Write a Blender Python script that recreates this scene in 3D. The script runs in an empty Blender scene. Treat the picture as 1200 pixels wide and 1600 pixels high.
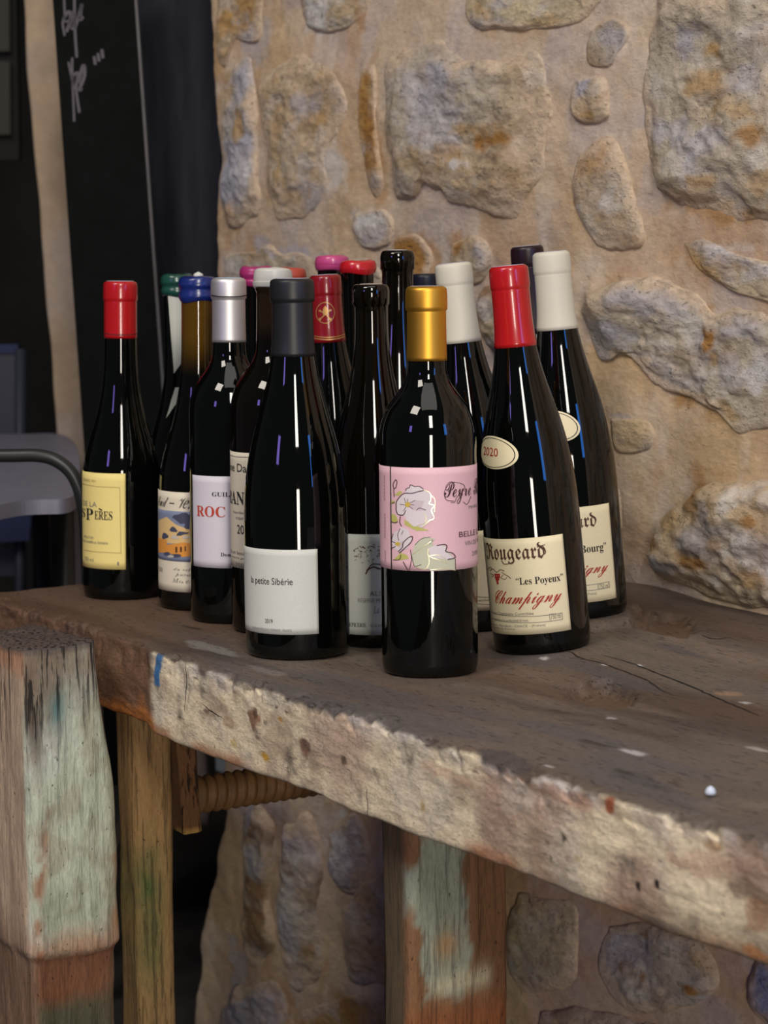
import bpy, bmesh, math
import numpy as np
from mathutils import Vector, Matrix

SC = bpy.context.scene
COL = SC.collection

# ------------------------------------------------------------------ camera
# World: the front top arris of the workbench is the X axis, +Y runs into the stone wall, z = 0 is the bench top.
FPX = 3500.0                       # focal length in photo pixels (1200 x 1600)
YAW = math.radians(147.94)
PITCH = math.radians(6.2)
ROLL = math.radians(0.55)
CAM = np.array([0.8919, -0.8009, 0.309])
fh = np.array([math.cos(YAW), math.sin(YAW), 0.0])            # horizontal forward
rt = np.array([math.sin(YAW), -math.cos(YAW), 0.0])           # right
fw = fh * math.cos(PITCH) + np.array([0, 0, -math.sin(PITCH)])
up = np.cross(rt, fw)
rc = rt * math.cos(ROLL) - up * math.sin(ROLL)
uc = np.cross(rc, fw)
cam_d = bpy.data.cameras.new('camera')
cam = bpy.data.objects.new('camera', cam_d); COL.objects.link(cam)
M = Matrix(((rc[0], uc[0], -fw[0], CAM[0]), (rc[1], uc[1], -fw[1], CAM[1]), (rc[2], uc[2], -fw[2], CAM[2]), (0, 0, 0, 1)))
cam.matrix_world = M
cam_d.sensor_fit = 'HORIZONTAL'; cam_d.sensor_width = 36.0
cam_d.lens = FPX / 1200.0 * 36.0
cam_d.clip_start = 0.05; cam_d.clip_end = 60
cam_d.dof.use_dof = True; cam_d.dof.focus_distance = 1.78
cam_d.dof.aperture_fstop = cam_d.lens / 1000.0 / 0.0062
SC.camera = cam

# ------------------------------------------------------------------ world, lights, exposure
SC.view_settings.view_transform = 'Standard'; SC.view_settings.look = 'None'
SC.view_settings.gamma = 1.0; SC.view_settings.use_curve_mapping = False
SC.view_settings.exposure = -0.42
W = bpy.data.worlds.new('world'); SC.world = W; W.use_nodes = True
W.node_tree.nodes['Background'].inputs[0].default_value = (0.85, 0.88, 1.0, 1)
W.node_tree.nodes['Background'].inputs[1].default_value = 0.07

def lat_dep(lat, dep, z):
    return CAM * np.array([1, 1, 0]) + rt * lat + fh * dep + np.array([0, 0, z])

def area(name, loc, target, sx, sy, power, color):
    l = bpy.data.lights.new(name, 'AREA'); l.shape = 'RECTANGLE'; l.size = sx; l.size_y = sy
    l.energy = power; l.color = color
    o = bpy.data.objects.new(name, l); COL.objects.link(o)
    o.location = Vector(loc)
    d = Vector(target) - Vector(loc)
    o.rotation_euler = d.to_track_quat('-Z', 'Y').to_euler()
    return o

BOT = lat_dep(0, 1.85, 0.1)
area('doorway_daylight', lat_dep(0.50, -2.3, 0.0), lat_dep(0, 1.85, 0.0), 0.44, 1.3, 66, (1.0, 0.90, 0.80))
area('sky_over_alley', lat_dep(0.55, -2.2, 2.5), lat_dep(0, 1.85, 0.1), 0.6, 1.5, 96, (1.0, 0.95, 0.88))
area('blue_glint_strip', (0.86, 0.40, 0.58), BOT, 0.16, 0.5, 2.6, (0.05, 0.28, 1.0))  # added blue strip for the shoulder glints; the wall has no opening here
area('violet_side_strip', lat_dep(-2.1, -0.5, 1.15), BOT, 0.34, 0.6, 7.5, (0.36, 0.24, 1.0))  # violet strip placed for the bottles' left-side reflections
area('overhead_sky_fill', lat_dep(0.2, 0.4, 3.2), lat_dep(0.1, 1.9, 0), 2.0, 1.6, 22, (1.0, 0.95, 0.88))  # soft fill from above, added to light the bench top
area('raised_left_fill', lat_dep(-1.9, -0.2, 3.3), lat_dep(0.1, 2.0, 0.1), 1.3, 1.3, 98, (1.0, 0.91, 0.80))  # added soft light from upper left to lift wall and bench front

# ------------------------------------------------------------------ photo measurement helpers (pixel of the 1200 x 1600 frame -> point on a plane of the place)
def ray(px, py):
    d = fw + rc * ((px - 600.0) / FPX) + uc * (-(py - 800.0) / FPX)
    return d
def at(px, py, dep):                    # point at horizontal depth dep
    d = ray(px, py); return CAM + d * (dep / d.dot(fh))
def on_z(px, py, z):
    d = ray(px, py); return CAM + d * ((z - CAM[2]) / d[2])
def on_y(px, py, y):
    d = ray(px, py); return CAM + d * ((y - CAM[1]) / d[1])
def on_x(px, py, x):
    d = ray(px, py); return CAM + d * ((x - CAM[0]) / d[0])
def pix(p):
    q = np.asarray(p) - CAM; z = q @ fw
    return 600 + FPX * (q @ rc) / z, 800 - FPX * (q @ uc) / z

# ------------------------------------------------------------------ numpy noise
def _h(ix, iy, iz, s):
    n = (ix.astype(np.int64) * 73856093) ^ (iy.astype(np.int64) * 19349663) ^ (iz.astype(np.int64) * 83492791) ^ np.int64(s * 2654435 + 977)
    n = (n ^ (n >> 13)) * 1274126177; n = n & 0x7fffffff
    n = (n ^ (n >> 15)) * 668265263; n = n & 0x7fffffff
    return ((n >> 4) & 0xffff) / 65535.0 * 2 - 1
def vn(P, f=1.0, s=0):
    P = np.asarray(P, float) * f
    i = np.floor(P); t = P - i; i = i.astype(np.int64); t = t * t * t * (t * (t * 6 - 15) + 10)
    r = 0
    for a in (0, 1):
        wa = t[..., 0] if a else 1 - t[..., 0]
        for b in (0, 1):
            wb = t[..., 1] if b else 1 - t[..., 1]
            for c in (0, 1):
                wc = t[..., 2] if c else 1 - t[..., 2]
                r = r + wa * wb * wc * _h(i[..., 0] + a, i[..., 1] + b, i[..., 2] + c, s)
    return r
def fbm(P, f=1.0, s=0, o=4, g=0.5):
    r = 0; a = 1.0; t = 0
    for k in range(o):
        r = r + a * vn(P, f, s + 17 * k); t += a; a *= g; f *= 2.03
    return r / t * 1.5
def sm(e0, e1, x):
    t = np.clip((x - e0) / (e1 - e0), 0, 1); return t * t * (3 - 2 * t)
def lin(r, g, b):
    c = np.array([r, g, b]) / 255.0
    return np.where(c <= 0.04045, c / 12.92, ((c + 0.055) / 1.055) ** 2.4)
def mixc(base, col, m):
    return base * (1 - m[..., None]) + np.asarray(col) * m[..., None]

# ------------------------------------------------------------------ mesh helpers
def tag(o, label=None, cat=None, group=None, kind=None):
    if label: o['label'] = label
    if cat: o['category'] = cat
    if group: o['group'] = group
    if kind: o['kind'] = kind
    return o
def link(name, me, m=None, parent=None, mw=None):
    o = bpy.data.objects.new(name, me); COL.objects.link(o)
    if m is not None and me is not None and not me.materials: me.materials.append(m)
    if parent is not None: o.parent = parent
    return o
def empty(name, loc=(0, 0, 0), mat=None):
    o = bpy.data.objects.new(name, None); COL.objects.link(o); o.empty_display_size = 0.02
    if mat is not None: o.matrix_world = mat
    else: o.location = loc
    return o
def mesh_np(name, V, F, colors=None, smooth=True):
    me = bpy.data.meshes.new(name)
    V = np.asarray(V, np.float32).reshape(-1, 3)
    F = np.asarray(F, np.int32)
    me.vertices.add(len(V)); me.vertices.foreach_set('co', V.ravel())
    k = F.shape[1]
    me.loops.add(F.size); me.loops.foreach_set('vertex_index', F.ravel())
    me.polygons.add(len(F)); me.polygons.foreach_set('loop_start', np.arange(0, F.size, k, dtype=np.int32))
    me.polygons.foreach_set('use_smooth', np.full(len(F), smooth))
    me.update(calc_edges=True); me.validate()
    if colors is not None:
        ca = me.color_attributes.new('Col', 'FLOAT_COLOR', 'POINT')
        c = np.ones((len(V), 4), np.float32); cs_ = np.asarray(colors); k_ = cs_.shape[-1]; c[:, :k_] = np.clip(cs_.reshape(-1, k_), 0, 1)
        ca.data.foreach_set('color', c.ravel())
    return me
def grid_faces(n, m, wrap=False, flip=False):
    i = np.arange(n - 1)[:, None]; mm = m if wrap else m - 1
    j = np.arange(mm)[None, :]; j2 = (j + 1) % m
    a = i * m + j; b = i * m + j2; c = (i + 1) * m + j2; d = (i + 1) * m + j
    F = np.stack([a, b, c, d], -1).reshape(-1, 4)
    return F[:, ::-1] if flip else F
def grid_mesh(name, V, colors=None, wrap=False, flip=False, smooth=True):
    return mesh_np(name, V, grid_faces(V.shape[0], V.shape[1], wrap, flip), colors, smooth)
def lathe(name, prof, seg=72):
    prof = np.asarray(prof, float); a = np.linspace(0, 2 * np.pi, seg, endpoint=False)
    V = np.stack([prof[:, 0:1] * np.cos(a), prof[:, 0:1] * np.sin(a), np.repeat(prof[:, 1:2], seg, 1)], -1)
    return grid_mesh(name, V, wrap=True)
def rrect(w, h, r, step):
    pts = []
    for cx, cy, a0 in ((w / 2 - r, h / 2 - r, 0), (-w / 2 + r, h / 2 - r, 90), (-w / 2 + r, -h / 2 + r, 180), (w / 2 - r, -h / 2 + r, 270)):
        for k in range(5):
            a = math.radians(a0 + 22.5 * k); pts.append((cx + r * math.cos(a), cy + r * math.sin(a)))
    out = []
    n = len(pts)
    for i in range(n):
        p = np.array(pts[i]); q = np.array(pts[(i + 1) % n]); L = np.linalg.norm(q - p); k = max(1, int(round(L / step)))
        for t in range(k): out.append(p + (q - p) * t / k)
    return np.array(out)
def loft(loops, zs, capk=10, round_end=0.004):
    """loops: (n,m,2) cross sections in a-b, zs their positions along c; closed at both ends with concentric rings"""
    L = [np.concatenate([lp, np.full((len(lp), 1), z)], 1) for lp, z in zip(loops, zs)]
    def cap(lp, z, s):
        c = lp.mean(0); R = []
        for k in range(capk + 1):
            f = 1 - k / capk if k < capk else 0.001
            lift = round_end * (1 - (f ** 8)) if round_end else 0
            R.append(np.concatenate([c + (lp - c) * f, np.full((len(lp), 1), z + s * lift)], 1))
        return R
    bot = cap(loops[0], zs[0], -1)[1:][::-1]; top = cap(loops[-1], zs[-1], 1)[1:]
    return np.array(bot + L + top)
def tube(name, pts, r, seg=14, m=None, parent=None, closed=False):
    pts = np.array(pts, float); n = len(pts); V = []
    nrm = None
    rr = r if hasattr(r, '__len__') else [r] * n
    for i in range(n):
        t = pts[min(i + 1, n - 1)] - pts[max(i - 1, 0)]; t /= np.linalg.norm(t)
        if nrm is None:
            a = np.array([0, 0, 1.0]) if abs(t[2]) < 0.9 else np.array([1.0, 0, 0]); nrm = np.cross(t, a)
        nrm = nrm - t * nrm.dot(t); nrm /= np.linalg.norm(nrm); b = np.cross(t, nrm)
        th = np.linspace(0, 2 * np.pi, seg, endpoint=False)[:, None]
        V.append(pts[i] + rr[i] * (np.cos(th) * nrm + np.sin(th) * b))
    V = np.array([np.repeat(pts[:1], seg, 0)] + V + [np.repeat(pts[-1:], seg, 0)])
    return link(name, grid_mesh(name, V, wrap=True), m, parent)
def catmull(P, k=8):
    P = np.array(P, float); P = np.vstack([2 * P[0] - P[1], P, 2 * P[-1] - P[-2]]); out = []
    for i in range(1, len(P) - 2):
        for t in np.linspace(0, 1, k, endpoint=False):
            a, b, c, d = P[i - 1], P[i], P[i + 1], P[i + 2]
            out.append(0.5 * (2 * b + (c - a) * t + (2 * a - 5 * b + 4 * c - d) * t * t + (3 * b - a - 3 * c + d) * t ** 3))
    out.append(P[-2]); return np.array(out)

# ------------------------------------------------------------------ materials
def mat(name, color=(0.5, 0.5, 0.5), rough=0.5, metal=0.0, **kw):
    m = bpy.data.materials.new(name); m.use_nodes = True
    b = m.node_tree.nodes['Principled BSDF']
    b.inputs['Base Color'].default_value = (*color, 1); b.inputs['Roughness'].default_value = rough
    b.inputs['Metallic'].default_value = metal
    for k, v in kw.items(): b.inputs[k].default_value = v
    return m
def noisy(m, scale=(200, 200, 200), amount=0.25, bump=0.3, dist=0.002, detail=6, vcol=False, fiss=None):
    """multiply the base colour by procedural noise and add a matching bump; optionally base colour from the mesh's colour attribute"""
    nt = m.node_tree; N = nt.nodes; L = nt.links; b = N['Principled BSDF']
    tc = N.new('ShaderNodeTexCoord'); mp = N.new('ShaderNodeMapping'); mp.inputs['Scale'].default_value = scale
    L.new(tc.outputs['Object'], mp.inputs[0])
    n = N.new('ShaderNodeTexNoise'); n.inputs['Scale'].default_value = 1.0; n.inputs['Detail'].default_value = detail
    n.inputs['Roughness'].default_value = 0.65
    L.new(mp.outputs[0], n.inputs['Vector'])
    mr = N.new('ShaderNodeMapRange'); mr.inputs[1].default_value = 0.3; mr.inputs[2].default_value = 0.7
    mr.inputs[3].default_value = 1 - amount; mr.inputs[4].default_value = 1 + amount
    L.new(n.outputs[0], mr.inputs[0])
    mx = N.new('ShaderNodeVectorMath'); mx.operation = 'SCALE'
    if vcol:
        a = N.new('ShaderNodeAttribute'); a.attribute_name = 'Col'; L.new(a.outputs['Color'], mx.inputs[0])
    else:
        mx.inputs[0].default_value = b.inputs['Base Color'].default_value[:3]
    L.new(mr.outputs[0], mx.inputs['Scale'])
    out = mx.outputs[0]; hgt = n.outputs[0]
    for sc_, thr, wid, stg, use_a in (fiss or ()):
        mp2 = N.new('ShaderNodeMapping'); mp2.inputs['Scale'].default_value = sc_; mp2.inputs['Location'].default_value = (3.3, 1.7, 5.1); L.new(tc.outputs['Object'], mp2.inputs[0])
        n2 = N.new('ShaderNodeTexNoise'); n2.inputs['Scale'].default_value = 1.0; n2.inputs['Detail'].default_value = 5; n2.inputs['Roughness'].default_value = 0.6; L.new(mp2.outputs[0], n2.inputs['Vector'])
        m2 = N.new('ShaderNodeMapRange'); m2.inputs[1].default_value = thr; m2.inputs[2].default_value = thr + wid; L.new(n2.outputs[0], m2.inputs[0]); msk = m2.outputs[0]
        if use_a:
            mm = N.new('ShaderNodeMath'); mm.operation = 'MULTIPLY'; L.new(msk, mm.inputs[0]); L.new(a.outputs['Alpha'], mm.inputs[1]); msk = mm.outputs[0]
        f_ = N.new('ShaderNodeMath'); f_.operation = 'MULTIPLY_ADD'; f_.inputs[1].default_value = -stg; f_.inputs[2].default_value = 1.0; L.new(msk, f_.inputs[0])
        v_ = N.new('ShaderNodeVectorMath'); v_.operation = 'SCALE'; L.new(out, v_.inputs[0]); L.new(f_.outputs[0], v_.inputs['Scale']); out = v_.outputs[0]
        h_ = N.new('ShaderNodeMath'); h_.operation = 'MULTIPLY_ADD'; h_.inputs[1].default_value = -stg * 1.6; L.new(msk, h_.inputs[0]); L.new(hgt, h_.inputs[2]); hgt = h_.outputs[0]
    L.new(out, b.inputs['Base Color'])
    if bump:
        bp = N.new('ShaderNodeBump'); bp.inputs['Strength'].default_value = bump; bp.inputs['Distance'].default_value = dist
        L.new(hgt, bp.inputs['Height']); L.new(bp.outputs[0], b.inputs['Normal'])
    return m
MORTAR = noisy(mat('lime_mortar', rough=0.92), (110, 180, 180), 0.14, 0.6, 0.003, 9, vcol=True, fiss=[((60, 100, 100), .66, .05, .18, False)])
STONE = noisy(mat('sandstone', rough=0.88), (80, 135, 135), 0.24, 1.0, 0.004, 10, vcol=True, fiss=[((150, 250, 250), .62, .10, .20, False), ((28, 46, 46), .62, .06, .16, False)])
BWOOD = noisy(mat('worn_bench_wood', rough=0.62), (230, 430, 430), 0.24, 0.8, 0.0014, 10, vcol=True, fiss=[((70, 300, 300), .60, .06, .45, True), ((260, 300, 300), .66, .05, .5, False)])
VWOOD = noisy(mat('weathered_upright_wood', rough=0.8), (420, 420, 110), 0.22, 0.8, 0.0016, 10, vcol=True, fiss=[((260, 260, 13), .54, .06, .85, True), ((300, 300, 160), .67, .05, .6, False)])
GLASS = mat('dark_bottle_glass', (0.0012, 0.0016, 0.0012), 0.035, IOR=1.52)
GLASSB = mat('brown_bottle_glass', (0.0035, 0.0022, 0.0008), 0.04, IOR=1.52)
CORKTOP = mat('pale_capsule_top', (0.45, 0.45, 0.5), 0.4)
INK = mat('black_ink', (0.012, 0.011, 0.012), 0.7)
GINK = mat('grey_ink', (0.2, 0.19, 0.18), 0.7)
RINK = mat('red_ink', (0.42, 0.02, 0.015), 0.6)
BRINK = mat('brown_ink', (0.09, 0.03, 0.015), 0.7)
def paper(name, c, rough=0.6): return noisy(mat(name, tuple(c), rough), (900, 900, 900), 0.05, 0.05, 0.0005, 3)
def wax(name, c, rough=0.28): return mat(name, tuple(c), rough, **{'Coat Weight': 0.4, 'Coat Roughness': 0.15})

# ================================================================== SETTING
FLOORZ = -0.76
floor_me = grid_mesh('floor', np.array([[(x, y, FLOORZ) for y in np.linspace(-4.2, 1.4, 30)] for x in np.linspace(-6.5, 3.6, 40)]), flip=True)
FL = noisy(mat('dark_stone_floor', (0.03, 0.027, 0.024), 0.8), (14, 14, 14), 0.4, 0.4, 0.01)
tag(link('floor', floor_me, FL), kind='structure')

# ---- stone wall (plane Y = WY) : mortar body + one object per stone
WY = 0.535
XE = on_y(321, 300, WY)[0]             # left end of the wall
def wpt(px, py):
    p = on_y(px, py, WY - 0.01); return (p[0], p[2])
MCOL = lin(206, 184, 158); MCOL2 = lin(190, 157, 126); MLIL = lin(186, 176, 178); OCH = lin(182, 146, 92); DOCH = lin(168, 120, 54)
GRY = lin(190, 178, 158); TAN = lin(198, 174, 142); WHT = lin(216, 214, 212); LIL = lin(178, 178, 190); BRN = lin(146, 116, 86)

SPOTS = [  # px, py, rx, ry, colour, strength   (pigment that belongs to the wall: oxide stains and lime bloom)
 (570, 190, 16, 70, DOCH, .9), (585, 300, 10, 50, DOCH, .6), (760, 215, 32, 16, DOCH, .95), (730, 200, 30, 10, OCH, .7), (700, 235, 30, 14, OCH, .6),
 (640, 250, 30, 20, OCH, .5), (790, 300, 30, 20, OCH, .6), (720, 255, 16, 8, WHT, .8), (660, 130, 60, 40, LIL, .5), (600, 140, 20, 40, GRY, .5),
 (470, 160, 30, 20, LIL, .6), (430, 200, 20, 60, OCH, .5), (450, 300, 30, 30, OCH, .7), (500, 190, 14, 50, OCH, .7), (515, 260, 16, 50, WHT, .7),
 (340, 250, 14, 90, LIL, .7), (330, 50, 12, 60, OCH, .7), (380, 70, 26, 40, LIL, .7), (365, 150, 18, 40, LIL, .5), (340, 150, 16, 30, OCH, .7),
 (375, 200, 10, 30, OCH, .8), (385, 280, 14, 40, WHT, .6), (360, 285, 12, 24, LIL, .8), (350, 340, 26, 30, OCH, .7), (410, 20, 20, 30, OCH, .6),
 (480, 25, 18, 30, WHT, .7), (520, 15, 30, 14, OCH, .5), (548, 20, 8, 26, DOCH, .8), (790, 20, 60, 18, lin(206, 190, 150), .8), (740, 25, 20, 18, OCH, .6),
 (850, 30, 30, 12, OCH, .5), (390, 400, 40, 22, OCH, .5), (350, 410, 20, 24, WHT, .5), (400, 385, 14, 16, LIL, .9), (450, 400, 40, 12, LIL, .8),
 (560, 345, 34, 16, WHT, .7), (590, 370, 40, 12, MLIL, .8), (632, 385, 26, 26, DOCH, .9), (650, 420, 14, 26, DOCH, .7), (708, 385, 24, 20, DOCH, .9),
 (1040, 40, 40, 40, GRY, .6), (1060, 60, 20, 26, LIL, .7), (1110, 80, 14, 12, OCH, .9), (1100, 130, 60, 18, OCH, .7), (1150, 170, 40, 24, OCH, .6),
 (1030, 200, 40, 30, LIL, .6), (1100, 230, 50, 24, LIL, .6), (1180, 215, 26, 20, DOCH, .8), (1150, 330, 60, 18, DOCH, .8), (1060, 320, 30, 12, DOCH, .8),
 (1100, 290, 26, 16, OCH, .8), (1190, 290, 30, 20, OCH, .6), (1170, 130, 30, 26, LIL, .5), (1000, 300, 16, 30, LIL, .4), (1130, 250, 40, 12, GRY, .6),
 (900, 130, 16, 14, LIL, .8), (900, 180, 20, 12, OCH, .8), (925, 250, 30, 40, OCH, .5), (950, 320, 18, 20, WHT, .6), (950, 340, 26, 8, OCH, .4), (888, 315, 5, 4, DOCH, .9),
 (1070, 395, 24, 18, OCH, .6), (1110, 420, 30, 18, OCH, .5), (1160, 440, 14, 14, WHT, .8), (1196, 425, 10, 10, WHT, .9), (1130, 390, 40, 8, WHT, .5),
 (1000, 470, 70, 24, LIL, .6), (940, 520, 40, 20, LIL, .7), (1060, 500, 40, 20, WHT, .4), (1098, 530, 10, 34, DOCH, .95), (1105, 570, 9, 14, OCH, .8),
 (1090, 480, 8, 6, DOCH, .9), (1150, 520, 34, 30, LIL, .6), (1180, 600, 20, 40, WHT, .7), (1130, 600, 26, 30, LIL, .5), (1060, 632, 26, 14, DOCH, .95),
 (1110, 650, 26, 18, OCH, .8), (1130, 560, 12, 30, BRN, .4), (970, 560, 40, 8, OCH, .4), (960, 650, 34, 4, LIL, .8), (985, 670, 26, 16, lin(200, 176, 140), .8),
 (1080, 780, 12, 46, DOCH, .8), (1050, 810, 20, 20, OCH, .6), (1110, 800, 20, 30, LIL, .5), (1150, 770, 30, 20, WHT, .6), (1170, 860, 30, 30, WHT, .6),
 (1090, 880, 26, 14, DOCH, .9), (1180, 900, 30, 20, OCH, .8), (1020, 850, 14, 10, DOCH, .8), (1040, 890, 30, 14, LIL, .9), (1110, 905, 40, 10, WHT, .6),
 (1190, 815, 16, 12, DOCH, .8), (1130, 850, 14, 20, DOCH, .5), (1120, 740, 30, 10, OCH, .4), (760, 600, 20, 40, lin(170, 166, 186), .8), (760, 480, 22, 26, WHT, .5), (745, 520, 14, 20, BRN, .7),
 (1010, 920, 60, 8, lin(170, 160, 176), .7),
 (515, 1310, 14, 34, WHT, .9), (528, 1360, 14, 24, WHT, .8), (550, 1320, 8, 8, WHT, .6), (420, 1300, 20, 40, BRN, .7), (400, 1400, 26, 60, BRN, .7), (440, 1440, 20, 60, LIL, .5),
 (480, 1520, 20, 60, DOCH, .5), (430, 1560, 20, 40, DOCH, .5), (560, 1400, 30, 50, OCH, .6), (550, 1480, 30, 20, lin(200, 180, 140), .7), (540, 1580, 40, 20, DOCH, .6), (590, 1500, 16, 30, OCH, .5),
 (385, 1260, 10, 50, LIL, .9), (360, 1530, 20, 60, LIL, .9), (390, 1340, 12, 26, LIL, .8), (850, 1450, 40, 50, lin(190, 176, 140), .6), (870, 1530, 40, 16, lin(196, 184, 156), .7),
 (1005, 1460, 10, 10, DOCH, .9), (970, 1510, 8, 8, DOCH, .8), (1005, 1530, 7, 9, DOCH, .8), (1070, 1542, 14, 7, DOCH, .95), (1090, 1500, 14, 16, OCH, .6), (980, 1480, 40, 40, LIL, .5),
 (1185, 1540, 30, 40, lin(140, 148, 190), .9), (1140, 1500, 30, 40, lin(190, 160, 160), .6),
]
SPW = []
for px, py, rx, ry, c, s in SPOTS:
    cx, cz = wpt(px, py); ax = abs(wpt(px + rx, py)[0] - cx); az = abs(wpt(px, py + ry)[1] - cz)
    SPW.append((cx, cz, ax, az, c, s))
def wall_paint(x, z, col, amt=1.0):
    P = np.stack([x, z, x * 0], -1)
    w1 = fbm(P, 22, 5, 4); w2 = fbm(P, 22, 6, 4)
    w3 = fbm(P, 75, 8, 3)
    for cx, cz, ax, az, c, s in SPW:
        sel = (np.abs(x - cx) < ax * 2.6) & (np.abs(z - cz) < az * 2.6)
        if not sel.any(): continue
        u = (x[sel] - cx) / ax + 0.7 * w1[sel]; v = (z[sel] - cz) / az + 0.7 * w2[sel]
        m = (1 - sm(0.35, 1.35, np.sqrt(u * u + v * v) + 0.5 * w3[sel])) * s * amt
        sub = col[sel]; col[sel] = mixc(sub, c, m)
    return col

def edge_x(z):
    return XE + 0.012 * vn(np.stack([z, z * 0, z * 0], -1), 9, 71) + 0.008 * vn(np.stack([z, z * 0, z * 0], -1), 27, 72) - 0.10 * sm(-0.38, -0.7, z)
xs = np.concatenate([np.linspace(0, 1.75, 390), np.linspace(1.76, 3.2, 60)])
zs = np.linspace(FLOORZ, 1.25, 420)
U, Z = np.meshgrid(xs, zs)
X = edge_x(Z) + U
P = np.stack([X, Z, X * 0], -1)
PA = P * np.array([0.6, 1, 1])
disp = 0.007 * fbm(PA, 6, 1, 3) + 0.0018 * fbm(PA, 26, 2, 4) + 0.0007 * fbm(PA, 110, 3, 2)
edge_round = 0.03 * (1 - sm(0, 0.035, U)) ** 2
Y = WY - disp + edge_round
col = np.broadcast_to(MCOL, X.shape + (3,)).copy()
col = mixc(col, MCOL2, sm(-0.25, 0.55, fbm(P, 9, 11, 4)) * 0.8)
col = mixc(col, MLIL, sm(0.0, 0.7, fbm(P, 14, 12, 5)) * 0.5)
col = mixc(col, lin(198, 164, 116), sm(0.0, 0.7, fbm(P, 6, 14, 5)) * 0.55)
col = mixc(col, lin(214, 204, 190), sm(0.15, 0.75, fbm(P * np.array([1.6, .7, 1]), 20, 15, 5)) * 0.45)
col = wall_paint(X, Z, col, 0.75)
V = np.stack([X, Y, Z], -1)
# left end face (reveal) going back
k = 14
rev = np.repeat(V[:, :1], k, 1); rev[:, :, 1] += np.linspace(0.40, 0.02, k)[None, :]; rev[:, :, 0] += 0.012 * fbm(np.stack([rev[..., 1], rev[..., 2], rev[..., 1] * 0], -1), 12, 4, 3)
V2 = np.concatenate([rev, V], 1); c2 = np.concatenate([np.repeat(col[:, :1], k, 1), col], 1)
wall = link('wall_right', grid_mesh('wall_right', V2, c2), MORTAR); tag(wall, kind='structure')

def stone(poly, h=0.012, base=TAN, rough=1.0, world=False, seed=0, flat=0.35):
    pts = np.array(poly if world else [wpt(*p) for p in poly], float)
    c = pts.mean(0)
    # resample closed outline smoothly, as radius by angle about the centre
    Q = catmull(np.vstack([pts, pts[:1]]), 10)[:-1]
    M_ = 110; d = np.linalg.norm(np.diff(np.vstack([Q, Q[:1]]), axis=0), axis=1); s_ = np.concatenate([[0], np.cumsum(d)])
    t = np.linspace(0, s_[-1], M_, endpoint=False); QQ = np.vstack([Q, Q[:1]])
    O = np.stack([np.interp(t, s_, QQ[:, 0]), np.interp(t, s_, QQ[:, 1])], -1)
    size = math.sqrt(abs((O[:, 0] * np.roll(O[:, 1], -1) - O[:, 1] * np.roll(O[:, 0], -1)).sum() / 2))
    K = int(np.clip(size / 0.0035, 14, 46))
    f = np.linspace(0.0005, 1.0, K)[:, None, None] ** 0.8
    G = c + (O[None] - c) * f
    G3 = np.stack([G[..., 0], G[..., 1], G[..., 0] * 0 + seed * 3.1], -1)
    w = 0.04 * size
    G = G + np.stack([fbm(G3, 24, 31, 3), fbm(G3, 24, 32, 3)], -1) * w * f
    x, z = G[..., 0], G[..., 1]
    P = np.stack([x, z, x * 0 + seed], -1)
    ff = f[..., 0] + 0 * x
    body = (1 - sm(0.66, 1.0, ff)) * (1 - flat) + flat * (1 - ff ** 2)
    P = P * np.array([0.6, 1, 1])
    base_d = 0.007 * fbm(np.stack([x * 0.6, z, x * 0], -1), 6, 1, 3)
    rl = 0.0065 * fbm(P, 10, 41, 3) + 0.0030 * fbm(P, 34, 42, 4) + 0.0012 * fbm(P, 110, 43, 2)
    fade = 1 - sm(0.82, 1.0, ff)
    y = WY - (base_d + np.maximum(h * 0.75 * body + rl * rough * (0.25 + 0.75 * fade), 0.0028 * fade)) + 0.010 * sm(0.90, 1.0, ff) + 0.03 * (1 - sm(0, 0.035, x - edge_x(z))) ** 2
    col = np.broadcast_to(base, x.shape + (3,)).copy()
    col = mixc(col, GRY, sm(-0.1, 0.6, fbm(P, 16, 51, 4)) * 0.7)
    col = mixc(col, OCH, sm(0.05, 0.8, fbm(P, 12, 52, 5)) * 0.5)
    col = mixc(col, LIL, sm(0.1, 0.7, fbm(P, 18, 53, 5)) * 0.6)
    col = mixc(col, BRN, sm(0.25, 0.9, fbm(P, 40, 54, 4)) * 0.4)
    col = mixc(col, WHT, sm(0.2, 0.8, fbm(P, 55, 57, 4)) * 0.35)
    col = wall_paint(x, z, col)
    col = mixc(col, MCOL, sm(0.64, 0.98, ff + 0.30 * fbm(P, 22, 55, 4)) * 0.92)
    V = np.stack([x, y, z], -1)
    ln = 0
    area2 = (O[:, 0] * np.roll(O[:, 1], -1) - O[:, 1] * np.roll(O[:, 0], -1)).sum()
    o = link('stone', grid_mesh('stone', V, col, wrap=True, flip=area2 < 0), STONE, wall)
    return o
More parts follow.
